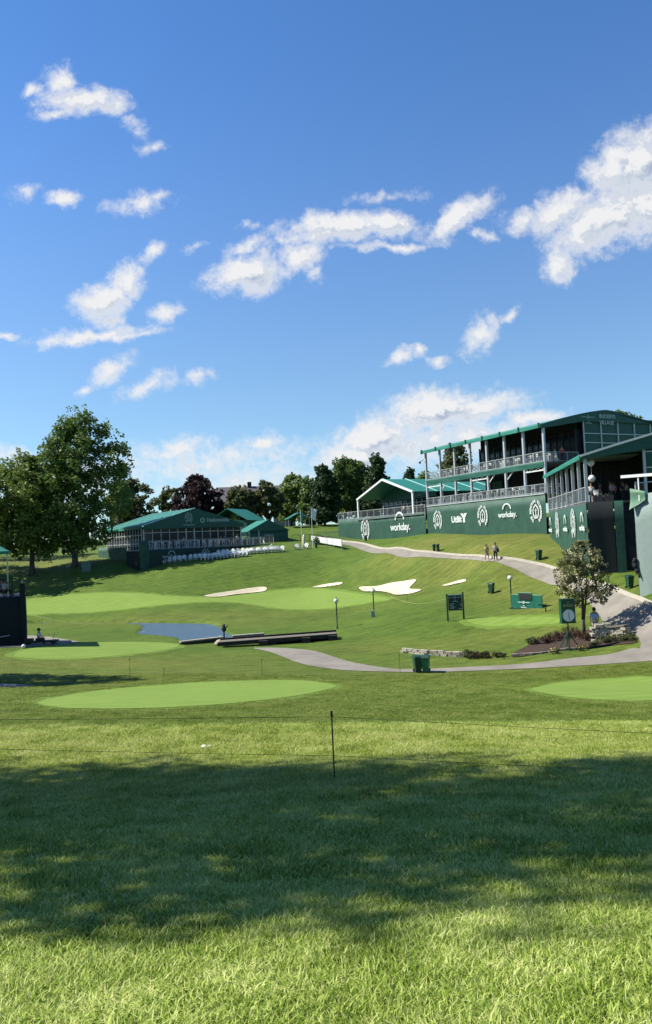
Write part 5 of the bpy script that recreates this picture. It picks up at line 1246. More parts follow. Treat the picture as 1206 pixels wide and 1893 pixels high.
# flags
def flagpole(px, py, d, ytop, lab, m, w=.55, h=1.1, drop=False):
    q = P(px, py, d); q.z = gz(q.x, q.y); hh = P(px, ytop, d).z - q.z; root = empty('flagpole', q, 0, lab, 'flag')
    MB().tube((0,0,-.1),(0,0,hh),.05,.035,8).build('pole', M_white, root)
    V = []; Fs = []
    for i in range(6):
        t = i / 5
        for k in range(7): s = k / 6; V.append((.05 + w * t * (1 - .35 * s) , .12 * math.sin(t * 5 + s * 3) * t, hh - .05 - h * s - .35 * t * (1 if not drop else 1.5)))
    for i in range(5):
        for k in range(6): o = i * 7 + k; Fs.append((o, o + 7, o + 8, o + 1))
    n0 = len(V); V += [(x, y + .015, z) for x, y, z in V]; Fs += [tuple(n0 + j for j in f[::-1]) for f in Fs]
    MB().add(V, Fs).build('flag', m, root, True)
flagpole(578,992,117,938,'white pole with a hanging white flag above the pennant net',M_white,.8,1.75)
flagpole(558,994,119,942,'white pole with a pale teal furled flag left of the white flag',M_roof,.35,2.1,True)
q = P(562,987,121); q.z = gz(q.x,q.y); o = MB().lathe([(.28,0),(.30,.1),(.26,1.3),(.12,1.75),(.03,1.8)],n=10).build('water_cooler_cover', mat('pale_yellow', (.62,.60,.38), .6), None, True, q); o.name='covered_stand'; tag(o,'short pale cream covered stand between the two flagpoles','stand')
# pennant net fence (white)
pa = P(576,997,124); pb = P(632,1003,114)
def netz(p): return gz(p.x, p.y)
nt_ = empty('net_barrier', (pa.x, pa.y, netz(pa)), 0, 'white fabric barrier strip on posts at the top of the cart path', 'barrier')
V = []; mbn = MB(); n = 16
for i in range(n + 1):
    t = i / n; x = (pb.x - pa.x) * t; y = (pb.y - pa.y) * t + .05 * math.sin(t * 14); zt_ = P(576 + 56 * t, 990.5 + 6.5 * t, 124 - 10 * t).z - netz(pa); zb_ = P(576 + 56 * t, 1000 + 10 * t - 6 * max(0, .2 - t), 124 - 10 * t).z - netz(pa)
    V += [(x, y, zb_), (x, y, zt_), (x, y + .03, zb_), (x, y + .03, zt_)]
for i in range(n): o = i * 4; mbn.add([], []); 
mbn.add(V, [q for i in range(n) for o in [i * 4] for q in ((o, o+4, o+5, o+1), (o+2, o+3, o+7, o+6))]); mbn.build('strip', M_white, nt_)
for t in (.0, .25, .5, .75, 1.0):
    x = (pb.x - pa.x) * t; y = (pb.y - pa.y) * t + .08; zt_ = P(576 + 56 * t, 990.5 + 6.5 * t, 124 - 10 * t).z - netz(pa); MB().box(x-.06, x+.06, y, y+.12, gz(pa.x + x, pa.y + y) - netz(pa) - .3, zt_ + .05).build('post', M_white, nt_)
q = P(585,1014,117); 
# green mesh fence running up to the banner wall
fa = P(588,985,130); fb = P(628,972,131)
gf = empty('mesh_fence', (fa.x, fa.y, gz(fa.x, fa.y)), 0, 'low pale green mesh fence climbing the slope left of the banner wall', 'fence')
mb = MB(); mf = MB()
for i in range(9):
    t = i / 8; w = fa + (fb - fa) * t; z = gz(w.x, w.y) - gf.location.z; mb.box(w.x-fa.x-.04, w.x-fa.x+.04, w.y-fa.y-.04, w.y-fa.y+.04, z-.2, z+1.25)
mb.build('post', M_alu, gf)
rail('mesh', gf, (0,0,.05), (fb.x-fa.x, fb.y-fa.y, gz(fb.x,fb.y)-gf.location.z+.05), 1.2, 2, .12, M_rail)
fc2 = P(540,992,127); fd = P(588,990,128); gf2 = empty('mesh_fence', (fc2.x, fc2.y, gz(fc2.x, fc2.y)), 0, 'low mesh fence between the small closed marquee and the flagpoles', 'fence')
rail('mesh', gf2, (0,0,.0), (fd.x-fc2.x, fd.y-fc2.y, gz(fd.x,fd.y)-gf2.location.z), 1.1, 1.5, .14, M_mgreen)
# creek walls and timber edging
def slab(name, p, q, w, zt, zb, m, lab, cat):
    mb = MB(); p = Vector(p); q = Vector(q); d = (q - p).normalized(); nr = Vector((-d.y, d.x)); V = []
    for z in (zb, zt):
        for c in (p - nr*w/2, q - nr*w/2, q + nr*w/2, p + nr*w/2): V.append((c.x - p.x, c.y - p.y, z))
    mb.add(V, [(0,3,2,1),(4,5,6,7),(0,1,5,4),(1,2,6,5),(2,3,7,6),(3,0,4,7)]); o = mb.build(name, m, None, False, (p.x, p.y, 0)); tag(o, lab, cat); return o
a_ = flat_hit(333,1187,WATER+.45); b_ = flat_hit(412,1178,WATER+.45)
w_ = empty('creek_wall', (a_[0],a_[1],WATER), 0, 'dark stone retaining wall with a pale cap at the lower edge of the pond', 'wall')
def wseg(root, a, b, h, cap=True, dk=M_dstone):
    a = Vector((a[0]-root.location.x, a[1]-root.location.y, 0)); b = Vector((b[0]-root.location.x, b[1]-root.location.y, 0))
    m1 = MB(); m1.beam(a + Vector((0,0,h/2-.4)), b + Vector((0,0,h/2-.4)), .35, h+.8); m1.build('stones', dk, root)
    if cap: m2 = MB(); m2.beam(a + Vector((0,0,h+.05)), b + Vector((0,0,h+.05)), .45, .1); m2.build('cap', M_stone, root)
wseg(w_, a_, b_, .42)
a_ = flat_hit(430,1180,WATER+.4); b_ = flat_hit(488,1171,WATER+.6); w_ = empty('creek_wall', (a_[0],a_[1],WATER), 0, 'rough dark stone bank wall right of the pond outlet', 'wall'); wseg(w_, a_, b_, .55)
def pw(px, py, z): x, y = flat_hit(px, py, z); return Vector((x, y, z))
br = empty('footbridge', pw(405,1189,-7.6), 0, 'long low grey timber footbridge over the creek right of the pond', 'bridge')
def lp_(v): return v - br.location
A1, B1 = pw(405,1187,-7.45), pw(622,1171,-7.35)
def plank(name, A_, B_, w, h, m): mb = MB(); mb.beam(lp_(A_), lp_(B_), w, h); return mb.build(name, m, br)
plank('deck', A1, B1, 1.1, .14, M_wood)
off = Vector((0,-.72,-.08)); plank('edge_beam', A1 + off, B1 + off, .16, .30, M_dwood)
A2, B2 = pw(487,1189.5,-7.75), pw(602,1176.5,-7.7); plank('lower_beam', A2, B2, .25, .26, M_wood)
plank('back_beam', A1 + Vector((0,.72,.1)), B1 + Vector((0,.72,.1)), .14, .2, M_dwood)
for t in (.38, .74, .97):
    c = A1 + (B1 - A1) * t + Vector((0,-.85,-.45)); mb = MB(); mb.cbox(lp_(c), (.7,.5,.85)); mb.build('abutment', M_dwood, br)
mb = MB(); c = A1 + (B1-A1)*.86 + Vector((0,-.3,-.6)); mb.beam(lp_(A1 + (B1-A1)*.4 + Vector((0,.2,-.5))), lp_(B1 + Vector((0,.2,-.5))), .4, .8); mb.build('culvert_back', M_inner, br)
q = G(408,1193); o = MB().lathe([(.05,-.1),(.42,.0),(.5,.22),(.3,.42),(.05,.48)],n=9).build('boulder', M_stone, None, True, q); tag(o,'pale boulder at the left end of the footbridge','boulder')
q = pw(415,1184,WATER+.1); r5 = empty('garden_statue', q, 0, 'small dark figure on a post standing at the pond outlet', 'statue')
MB().lathe([(.16,-.4),(.14,.0),(.07,.05),(.06,.75)],n=7).build('post', M_dark, r5); MB().lathe([(.05,.7),(.20,.85),(.22,1.05),(.10,1.2),(.13,1.3),(.04,1.42)],n=8).tube((.1,0,1.05),(.38,0,1.25),.05,.03,5).build('figure', M_dark, r5, True)
# litter on the near lawn, dried leaves
q = G(381,1384); o = MB().box(-.05,.0,-.02,.02,.02,.05).add([(-.12,0,.04),(-.05,.03,.07),(.0,-.02,.05),(-.04,-.05,.03)],[(0,1,2,3)]).add([(.02,0,.03),(.10,.03,.06),(.12,-.03,.05),(.05,-.05,.04)],[(0,1,2,3)]).build('paper_scrap', M_white, None, False, q + Vector((0,0,.02))); tag(o,'white paper scrap lying on the near lawn','litter')
# golf cart
gcp = P(126,1019,138); gcp.z = gz(gcp.x,gcp.y); gcr = empty('golf_cart', gcp, R(20), 'small dark golf cart parked on the slope left of the big tree trunk', 'golf cart')
MB().box(-1.1,1.1,-.55,.55,.3,.75).box(-1.1,-.4,-.55,.55,.75,1.0).build('body', M_dark, gcr); MB().box(-.35,.25,-.5,.5,.75,1.25).build('seat', M_inner, gcr)
MB().beam((.6,-.5,.7),(.5,-.5,1.35),.05,.05).beam((.6,.5,.7),(.5,.5,1.35),.05,.05).beam((.5,-.5,1.35),(.5,.5,1.35),.05,.05).build('windscreen_frame', M_alu, gcr)
for x in (-.75,.8):
    for y in (-.58,.58): MB().tube((x,y-.06,.24),(x,y+.06,.24),.24,None,12).build('wheel', M_dark, gcr)
MB().tube((-.9,0,1.0),(-.85,0,1.5),.14,.18,8).build('golf_bag', M_white, gcr)
# ------------------------------------------------------------------ people
def skin_mesh(name, joints, edges, m, parent, sub=1, root=0):
    me = bpy.data.meshes.new(name); me.from_pydata([j[:3] for j in joints], edges, []); o = bpy.data.objects.new(name, me); col.objects.link(o)
    md = o.modifiers.new('s', 'SKIN'); md.use_smooth_shade = True
    if not me.skin_vertices: 
        bpy.context.view_layer.objects.active = o
    for v, j in zip(me.skin_vertices[0].data, joints): v.radius = (j[3], j[4] if len(j) > 4 else j[3])
    me.skin_vertices[0].data[root].use_root = True
    sb = o.modifiers.new('d', 'SUBSURF'); sb.levels = sub; sb.render_levels = sub
    dg = bpy.context.evaluated_depsgraph_get(); nm = bpy.data.meshes.new_from_object(o.evaluated_get(dg)); nm.name = name
    bpy.data.objects.remove(o); bpy.data.meshes.remove(me)
    nm.materials.clear(); nm.materials.append(m); nm.polygons.foreach_set('use_smooth', [True] * len(nm.polygons))
    ob = bpy.data.objects.new(name, nm); col.objects.link(ob); ob.parent = parent; return ob
CM = {}
def cmat(c):
    if c not in CM: CM[c] = mat('cloth_%d' % len(CM), c, .85, .08)
    return CM[c]
def person(loc, rz, label, shirt, legs, hair, cap=None, pose='stand', shorts=False, group=None, hands=True, shoes=(.03,.03,.03), scale=1.0, lean=0.0, shirt2=None):
    """faces local -y"""
    root = empty('person', loc, rz, label, 'person', group); root.scale = (scale,) * 3
    if pose == 'sit': hz = .50
    else: hz = .95
    st = {'stand': (.0, .0), 'walk': (.22, -.24), 'sit': (0, 0)}[pose]
    ly = -lean
    P0 = (0, 0, hz); CH = (0, ly * .6, hz + .30); NB = (0, ly, hz + .50); NK = (0, ly - .005, hz + .57); HD = (0, ly - .02, hz + .68)
    J = []; E = []
    def add(p, r, par=None):
        J.append((*p, *(r if isinstance(r, tuple) else (r,)))); k = len(J) - 1
        if par is not None: E.append((par, k))
        return k
    pel = add(P0, (.15, .11)); ch = add(CH, (.17, .11), pel); nb = add(NB, (.12, .09), ch); nk = add(NK, .055, nb); h1 = add(HD, (.078, .09), nk); h2 = add((0, ly - .01, hz + .78), (.07, .085), h1)
    add((0, ly - .115, hz + .69), .018, h1)
    shirtJ, shirtE, legJ, legE = [], [], [], []
    arms = {}
    for s in (-1, 1):
        sw = .10 * s * (1 if pose == 'walk' else 0)
        sh = (s * .19, ly, hz + .46); el = (s * .245, ly + .04 + sw * .5, hz + .19); wr = (s * .24, ly - .07 + sw, hz - .03)
        if pose == 'sit': el = (s * .24, ly - .05, hz + .2); wr = (s * .16, ly - .30, hz + .12)
        if pose == 'lean': pass
        a = add(sh, .058, nb); b = add(el, .042, a); c = add(wr, .030, b); arms[s] = (sh, el, wr)
        d = (Vector(wr) - Vector(el)).normalized(); side = Vector((0, 1, 0)) if abs(d.z) > .5 else Vector((s, 0, 0))
        palm = Vector(wr) + d * .07; pk = add(tuple(palm), (.032, .018), c)
        if hands:
            for q, ln in zip((-.03, -.01, .01, .03), (.065, .08, .075, .06)):
                k1 = palm + side * q + d * (ln * .55); k2 = palm + side * q * 1.05 + d * ln + Vector((-s * .02, -.01, 0))
                f1 = add(tuple(k1), .0095, pk); add(tuple(k2), .008, f1)
            t1 = Vector(wr) + d * .03 - side * .035; tt = add(tuple(t1), .011, c); add(tuple(t1 + d * .04 - side * .015), .009, tt)
        hp = (s * .09, 0, hz - .04)
        if pose == 'sit': kn = (s * .12, -.42, hz + .02); an = (s * .12, -.46, .08); toe = (s * .13, -.62, .03)
        else:
            o = st[0] if s > 0 else st[1]; kn = (s * .10, o * -.55 - .02, .50); an = (s * .11, -o, .09 + (.06 if o < 0 else 0)); toe = (s * .13, -o - .15, .03 + (.0 if o >= 0 else .0))
        x1 = add(hp, .085, pel); x2 = add(kn, .058, x1); x3 = add(an, .038, x2); add(toe, .035, x3)
        legJ.append((hp, kn, an, toe))
    skin_mesh('body', J, E, M_skin, root)
    SJ = [(*P0, .175, .135), (*CH, .195, .135), (*NB, .135, .11)]; SE = [(0, 1), (1, 2)]
    for s in (-1, 1):
        sh, el, wr = arms[s]; k = len(SJ); mid = tuple(sh[i] + (el[i] - sh[i]) * .8 for i in range(3)); SJ += [(*sh, .075), (*mid, .062)]; SE += [(2, k), (k, k + 1)]
    skin_mesh('shirt', SJ, SE, cmat(shirt), root)
    LJ = [(P0[0], P0[1], P0[2] - .02, .168, .128)]; LE = []
    for hp, kn, an, toe in legJ:
        k = len(LJ); end = tuple(kn[i] + (an[i] - kn[i]) * (.02 if shorts else .93) for i in range(3))
        LJ += [(*hp, .10), (*kn, .078), ] ; LE += [(0, k), (k, k + 1)]
        if not shorts: LJ.append((*end, .062)); LE.append((k + 1, k + 2))
    skin_mesh('shorts' if shorts else 'trousers', LJ, LE, cmat(legs), root)
    for hp, kn, an, toe in legJ:
        skin_mesh('shoe', [(an[0], an[1] + .03, an[2] - .04, .05), (toe[0], toe[1], toe[2] + .01, .045, .035)], [(0, 1)], cmat(shoes), root)
    hc = cap or hair; mb = MB(); mb.lathe([(.105, .64), (.118, .70), (.112, .78), (.08, .84), (.02, .865)], (0, ly + .012, hz), 12)
    if cap: mb.add([(-.075, ly - .09, hz + .735), (.075, ly - .09, hz + .735), (.06, ly - .19, hz + .715), (-.06, ly - .19, hz + .715), (-.075, ly - .09, hz + .75), (.075, ly - .09, hz + .75), (.06, ly - .19, hz + .725), (-.06, ly - .19, hz + .725)], [(0,1,2,3),(7,6,5,4),(0,4,5,1),(1,5,6,2),(2,6,7,3),(3,7,4,0)])
    # keep the face clear: the shell is cut away in front by shifting it back
    o = mb.build('cap' if cap else 'hair', cmat(hc), root, True)
    if not cap: o.location = (0, .022, .0)
    for s in (-1, 1):
        MB().lathe([(.004, -.008), (.010, 0), (.004, .008)], (s * .032, ly - .098, hz + .70), 6).build('eye', M_dark, root)
    MB().box(-.022, .022, ly - .104, ly - .094, hz + .635, hz + .642).build('mouth', cmat((.25, .08, .07)), root)
    return root
def facing(dx, dy): return math.atan2(dx, -dy)
pG = G(901,1038.5); person(pG, facing(.25, -1), 'person in a yellow top and pale shorts walking on the cart path', (.55,.50,.22), (.42,.38,.30), (.08,.05,.03), pose='walk', shorts=True, shoes=(.7,.7,.7), scale=1.02)
pG = G(917,1037.5); pp = person(pG, facing(-.15, -1), 'person in a grey shirt and dark trousers walking with a bag over one shoulder', (.42,.42,.46), (.02,.02,.03), (.04,.03,.02), pose='walk', shoes=(.03,.03,.03), scale=1.06)
MB().lathe([(.05,0),(.14,.05),(.15,.3),(.06,.42)], n=8).build('shoulder_bag', M_dark, pp, True, (.22,.06,.85)); 
w = P(1102,1186,50.7)
person(Vector((w.x, w.y, gz(w.x, w.y) - .02)), facing(.1, 1), 'person in a light blue shirt seen from behind at the stone pier', (.40,.52,.80), (.45,.42,.36), (.03,.02,.02), pose='stand', hands=True, lean=.05, scale=1.05)
w = P(1066,1100,57); person(Vector((w.x, w.y, gz(w.x, w.y))), facing(-.3, -1), 'person in white top walking on the path behind the small blossom tree', (.65,.65,.63), (.05,.05,.06), (.03,.02,.02), pose='walk', hands=False)
# person sitting on the equipment cart by the black stand
w = G(67,1192); ct = empty('equipment_cart', w + Vector((.35,.1,0)), R(6), 'low dark equipment cart beside the black stand', 'cart')
MB().box(-1.3,1.3,-.35,.35,.18,.30).box(-1.2,-.6,-.3,.3,.3,.5).build('bed', M_dark, ct); MB().box(-.35,.15,-.28,.28,.3,.44).build('seat', M_inner, ct)
for x in (-1.0,1.0):
    for y in (-.36,.36): MB().tube((x,y-.05,.16),(x,y+.05,.16),.16,None,10).build('wheel', M_dark, ct)
MB().tube((.9,0,.3),(1.05,0,.75),.03).tube((1.05,-.2,.75),(1.05,.2,.75),.025).build('handlebar', M_alu, ct)
person(w + Vector((.15,.1,-.06)), R(90), 'person in a white shirt and black cap sitting on the cart beside the black stand', (.75,.75,.75), (.03,.035,.045), (.02,.02,.02), cap=(.012,.012,.015), pose='sit', lean=.06)
q = G(44,1199); tag(MB().lathe([(.03,-.16),(.13,-.1),(.165,0),(.13,.1),(.03,.16)],n=12).build('mooring_ball', M_white, None, True, q+Vector((0,0,.16))), 'small white ball on the ground at the foot of the black stand', 'ball').name='marker_ball'
# people on the decks
def on_big(px, z, t): r = ray(px, 900); r = r.x / r.y; s = ((B0.x + wdir.x * t) - r * (B0.y + wdir.y * t)) / (vdir.x - vdir.y * r); return B0 - vdir * s * 1 + wdir * t + Vector((0, 0, z)) if False else (B0 + wdir * t + vdir * (-s_of(px, t)) + Vector((0, 0, z)))
def s_of(px, t): r = ray(px, 900); r = r.x / r.y; bx_, by_ = B0.x + wdir.x * t, B0.y + wdir.y * t; return (r * by_ - bx_) / (-vdir.x + vdir.y * r)
DG = 'guests standing on the stand decks'
for px, z, t, lab, c1, c2 in [
 (745,ZD,1.2,'guest in a cream top at the left of the porch group',(.6,.5,.4),(.06,.06,.09)),(752,ZD,2.2,'guest in a pink top on the marquee porch',(.6,.30,.30),(.4,.38,.33)),(762,ZD,1.0,'guest in a white shirt at the porch railing',(.7,.7,.7),(.03,.03,.05)),
 (772,ZD,1.8,'guest in dark clothes right of the porch post',(.05,.05,.07),(.04,.04,.05)),(778,ZD,1.0,'guest in a pale grey shirt beside the tall stand',(.5,.5,.52),(.30,.28,.24)),(785,ZD,1.6,'guest in a salmon shirt beside the tall stand corner',(.62,.34,.26),(.05,.05,.08)),(790,ZD,2.4,'guest in navy half hidden at the wall corner',(.03,.04,.09),(.3,.28,.25)),
 (866,Z2+.02,4.2,'dark dressed guest near the upper windows, left',(.02,.02,.03),(.02,.02,.03)),(901,Z2+.02,4.0,'dark dressed guest at the middle of the upper veranda',(.03,.03,.04),(.02,.02,.03)),(1043,Z2+.02,2.6,'guest in a red top at the near end of the upper veranda',(.55,.06,.05),(.03,.03,.04)),(1030,Z2+.02,2.9,'guest in a white top near the end of the upper veranda',(.6,.6,.6),(.05,.05,.07)),
 (858,Z1+.16,4.4,'guest in black on the lower veranda by the green door',(.02,.02,.03),(.02,.02,.03))]:
    person(on_big(px, z, t), random.uniform(-2.2, 2.2), lab, c1, c2, (.05,.035,.02), group=DG, hands=False)
for i, (px, lab) in enumerate([(643,'guest in white at the far left end of the railing walkway'),(648,'guest in pale blue near the far left end of the railing walkway')]):
    q = on_big(px, 3.42, .6); person(q, .5 + i, lab, [(.7,.7,.68),(.4,.5,.62)][i], (.1,.1,.12), (.05,.03,.02), group=DG, hands=False)
def on_nm(x, y): return C3 + d3 * y + Vector((d3.y, -d3.x, 0)) * x + Vector((0, 0, D3 + .1))
NG = 'guests under the near marquee'
for x, y, lab, c1 in [(1.1,3.6,'guest in a white shirt just right of the corner post',(.6,.6,.6)),(2.0,4.3,'guest in burgundy in the near marquee',(.22,.04,.06)),(2.6,3.0,'guest in grey in the near marquee',(.28,.28,.3)),(3.2,4.6,'guest in pink in the near marquee',(.5,.22,.25)),
   (3.7,3.6,'guest in black in the near marquee',(.02,.02,.03)),(4.3,4.8,'guest in a cream top in the near marquee',(.5,.45,.35)),(4.9,3.4,'guest in teal in the near marquee',(.05,.2,.2)),(5.6,4.3,'guest in brown in the near marquee',(.2,.12,.08)),(1.3,10,'guest in white among the posts of the near marquee',(.6,.6,.62)),(.9,15,'guest in grey far along the near marquee deck',(.3,.3,.32))]:
    person(on_nm(x, y), random.uniform(-2, 2), lab, c1, (.03,.03,.04), (.05,.03,.02), group=NG, hands=False)
def on_lm(x, y, z=.02): w = lmw(x, y); return Vector((w.x, w.y, z))
LG = 'guests at the left marquee'
for x, y, lab, c1, sit in [(4.6,-.9,'guest in red seated behind the deck railing of the left marquee',(.5,.06,.05),1),(5.6,-.8,'guest in orange seated near the red dressed guest',(.5,.22,.1),1),(5.3,-2.6,'guest in pale pink standing at the left marquee railing',(.55,.4,.38),0),(12.6,-1.2,'guest in black at the right of the left marquee deck',(.02,.02,.03),0),(13.2,-1.5,'guest in navy at the right of the left marquee deck',(.03,.04,.09),0),(14.6,-2.9,'guest in a white shirt at the railing near the small marquee',(.7,.7,.7),0)]:
    person(on_lm(x, y), random.uniform(-.8, .8), lab, c1, (.03,.03,.05), (.04,.03,.02), pose='sit' if sit else 'stand', group=LG, hands=False)
w = P(9,1104,59.2); person(Vector((w.x, w.y, kz)), 2.6, 'person in a light grey shirt sitting at the rail of the black stand', (.32,.33,.42), (.02,.02,.03), (.02,.015,.01), pose='sit', hands=False, scale=1.05)
w = P(3,1104,60.2); person(Vector((w.x, w.y, kz)), 1.0, 'person in dark blue behind the grey shirted person on the black stand', (.10,.12,.2), (.03,.03,.04), (.02,.015,.01), pose='sit', hands=False, scale=1.05)

# ------------------------------------------------------------------ furniture
def garden_chair():
    root = empty('garden_chair', (0,0,0), 0, 'x', 'chair')
    MB().add([(-.28,-.32,.34),(.28,-.32,.34),(.26,.22,.22),(-.26,.22,.22),(-.28,-.32,.38),(.28,-.32,.38),(.26,.22,.26),(-.26,.22,.26)],[(3,2,1,0),(4,5,6,7),(0,1,5,4),(1,2,6,5),(2,3,7,6),(3,0,4,7)]).build('seat', M_white, root)
    mb = MB()
    for k in range(5):
        x = -.24 + k * .12; h = .98 - .05 * abs(k - 2) ** 1.5; mb.add([(x-.05,.20,.24),(x+.05,.20,.24),(x*1.15+.055,.48,h),(x*1.15-.055,.48,h),(x-.05,.225,.24),(x+.05,.225,.24),(x*1.15+.055,.505,h),(x*1.15-.055,.505,h)],[(3,2,1,0),(4,5,6,7),(0,1,5,4),(1,2,6,5),(2,3,7,6),(3,0,4,7)])
    mb.build('backrest', M_white, root)
    for s in (-1, 1):
        MB().box(s*.34-.07,s*.34+.07,-.36,.34,.56,.595).build('armrest', M_white, root); MB().box(s*.30-.03,s*.30+.03,-.36,-.28,0,.56).build('leg', M_white, root); MB().beam((s*.30,-.3,.33),(s*.28,.46,.03),.05,.10).build('leg', M_white, root)
    return root
gc = garden_chair(); first = True
def setc(root, x, y, rz, label, group, zoff=0):
    root.location = (x, y, gz(x, y) + zoff); root.rotation_euler = (0, 0, rz); root['label'] = label; root['group'] = group
rows = []
r_ = np.random.default_rng(77)
for i in range(11): t = i / 10; rows.append((283 + 96 * t, 1050.5 - 3.5 * t, 112.0 - .5 * t, 'white slatted garden chair in the shaded row below the left marquee', 'garden chairs in the shaded row'))
for i in range(12): t = i / 11; rows.append((378 + 76 * t, 1048.5 - 6 * t, 110.8 + .3 * t, 'white slatted garden chair in the front row facing the green', 'garden chairs in the sunlit front row'))
for i in range(6): t = i / 5; rows.append((402 + 45 * t, 1042 - 4 * t, 113.2, 'white slatted garden chair half hidden behind the front row', 'garden chairs behind the front row'))
for i in range(12): t = i / 11; rows.append((449 + 72 * t, 1038.5 - 11 * t, 112.6 + 1.8 * t, 'white slatted garden chair in the row climbing right towards the flagpoles', 'garden chairs in the row climbing right'))
rows += [(549, 1019, 116, 'white garden chair, left one of the two standing apart near the flagpoles', 'garden chairs standing apart'), (565, 1017, 116.5, 'white garden chair, right one of the two standing apart near the flagpoles', 'garden chairs standing apart')]
for px, py, d, lab, g_ in rows:
    p = P(px, py, d); c = gc if first else copy_tree(gc); first = False; setc(c, p.x, p.y, r_.uniform(-.5, .1) , lab, g_); c.scale = (.98,) * 3
# a recliner and low table on the grass
p = P(493,1016,117); o = empty('lounge_chair', (p.x, p.y, gz(p.x, p.y)), .2, 'long pale lounge chair on the grass below the small closed marquee', 'lounge chair'); MB().add([(-1.2,-.3,.3),(.3,-.3,.3),(.3,.3,.3),(-1.2,.3,.3),(-1.2,-.3,.36),(.3,-.3,.36),(.3,.3,.36),(-1.2,.3,.36)],[(3,2,1,0),(4,5,6,7),(0,1,5,4),(1,2,6,5),(2,3,7,6),(3,0,4,7)]).build('seat', M_white, o)
MB().beam((.3,0,.33),(.9,0,.75),.6,.06).build('backrest', M_white, o)
for x in (-1.1, .25):
    for y in (-.25,.25): MB().box(x-.03,x+.03,y-.03,y+.03,0,.3).build('leg', M_white, o)
# veranda chairs and tables
def plain_chair(m, tall=False):
    root = empty('veranda_chair', (0,0,0), 0, 'x', 'chair'); sz = .75 if tall else .45; bh = sz + (.35 if tall else .45)
    MB().box(-.22,.22,-.22,.22,sz-.04,sz).build('seat', m, root)
    mb = MB(); mb.box(-.22,.22,.19,.23,bh-.10,bh); 
    for x in (-.2,-.1,0,.1,.2): mb.box(x-.018,x+.018,.20,.225,sz,bh-.08)
    mb.build('backrest', m, root)
    for x in (-.2,.2):
        for y in (-.2,.2): MB().box(x-.02,x+.02,y-.02,y+.02,0,sz-.04).build('leg', m, root)
    if tall: MB().box(-.2,.2,-.21,-.18,.28,.31).box(-.2,.2,.18,.21,.28,.31).build('footrest', m, root)
    return root
def high_table(m, tall=True):
    h = 1.08 if tall else .74; root = empty('veranda_table', (0,0,0), 0, 'x', 'table')
    MB().lathe([(.40,h-.035),(.42,h-.02),(.42,h)], n=14).build('top', m, root); MB().tube((0,0,.03),(0,0,h-.03),.04).build('pole', M_alu, root); MB().lathe([(.28,0),(.27,.03),(.05,.05)], n=12).build('base', M_alu, root); return root
M_fold = mat('white_plastic_chair', (.74, .76, .76), .5, .04)
ch = plain_chair(M_fold, True); tb = high_table(M_fold); ch_low = plain_chair(M_fold)
uc = [True, True, True]
def put(proto, k, p, rz, label, group):
    o = proto if uc[k] else copy_tree(proto); uc[k] = False; o.location = p; o.rotation_euler = (0, 0, rz); o['label'] = label; o['group'] = group; return o
r_ = np.random.default_rng(55)
for lvl, z, lab, g_ in ((0, Z2 + .02, 'white bar chair behind the upper railing of the tall stand', 'bar chairs on the upper veranda'), (1, Z1 + .16, 'white bar chair behind the lower railing of the tall stand', 'bar chairs on the lower veranda')):
    n = 17
    for i in range(n):
        s = 1.2 + (LEN - 2.2) * i / (n - 1) + r_.uniform(-.15, .15)
        if i % 2 == 0:
            put(tb, 1, big_pt(s, 1.5 + .3 * lvl, z), 0, lab.replace('white bar chair', 'round white high table'), g_.replace('bar chairs', 'high tables'))
        for sg_, tt in ((-1, .75), (1, 1.0), (1, 2.3)):
            if i % 2 == 0 or tt < 1: put(ch, 0, big_pt(s + sg_ * .55 + r_.uniform(-.1, .1), tt + r_.uniform(-.1, .3), z), rz_big + r_.uniform(-1.6, 3.2), lab, g_)
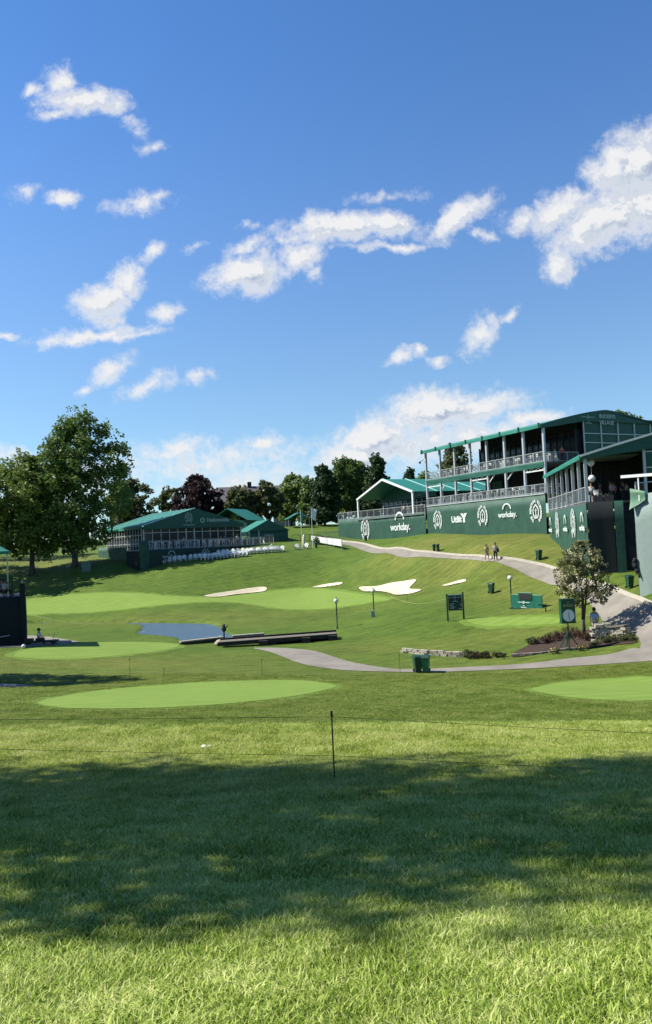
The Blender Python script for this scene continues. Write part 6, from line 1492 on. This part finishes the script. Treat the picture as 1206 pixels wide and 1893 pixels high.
for i in range(7):
    put(ch, 0, on_lm(-.2 + i * 2.3, -2.3 + r_.uniform(-.3, .3)), rzl + r_.uniform(-1, 1), 'white bar chair on the deck of the left marquee', 'bar chairs on the left marquee deck')
    put(ch, 0, on_lm(.8 + i * 2.3, -2.4 + r_.uniform(-.3, .3)), rzl + 3 + r_.uniform(-1, 1), 'white bar chair on the deck of the left marquee', 'bar chairs on the left marquee deck')
LTB = 'long white counters on the left marquee deck'
for i, (x0, x1, y, lab) in enumerate([(-1.2, 3.4, -1.6, 'long white counter at the left end of the left marquee deck'), (4.6, 8.6, -1.4, 'long white counter in the middle of the left marquee deck'), (10.2, 13.4, -1.5, 'long white counter before the left marquee doors'), (15.6, 20.0, -2.4, 'long white counter at the right end of the left marquee deck')]):
    q = on_lm(x0, y); o = empty('counter_table', q, rzl, lab, 'table', LTB); W_l = x1 - x0
    MB().box(0, W_l, -.25, .25, 1.05, 1.12).build('top', M_fold, o)
    for x in (.1, W_l / 2, W_l - .1): MB().box(x - .04, x + .04, -.2, .2, 0, 1.05).build('leg', M_fold, o)
for i in range(8):
    put(ch, 0, on_nm(1.0 + r_.uniform(0, .6), 2.0 + i * 2.3), r_.uniform(0, 6), 'white bar chair under the near marquee', 'bar chairs under the near marquee')
    if i % 2 == 0: put(tb, 1, on_nm(.95, 3.0 + i * 2.3), 0, 'round white high table under the near marquee', 'high tables under the near marquee')
for i, px in enumerate((703, 757, 770)):
    put(tb, 1, on_big(px, ZD, .9), 0, ['round white high table left on the marquee porch', 'round white high table among the porch group', 'round white high table by the porch corner post'][i], 'high tables on the porch')
bpy.data.objects.remove(ch_low) if False else None
for c in children(ch_low): bpy.data.objects.remove(c)
bpy.data.objects.remove(ch_low)
# planter boxes at the front of the near marquee deck
for i, (x, lab) in enumerate(((.9, 'brown wooden planter box beside the corner post'), (1.75, 'brown wooden planter box further right'))):
    q = on_nm(x, .25); o = empty('planter_box', q, rz3, lab, 'planter', 'planter boxes on the near marquee deck'); MB().box(-.38, .38, -.18, .18, 0, .5).build('box', mat('brown_box', (.16, .10, .08), .8), o)
    V, Fc, TT = [], [], []; leaves(V, Fc, TT, np.array([0, 0, .55]), np.array([.36, .15, .12]), 60, .09, r_); mk_leaf_obj('plants', V, Fc, TT, L_olive, o)
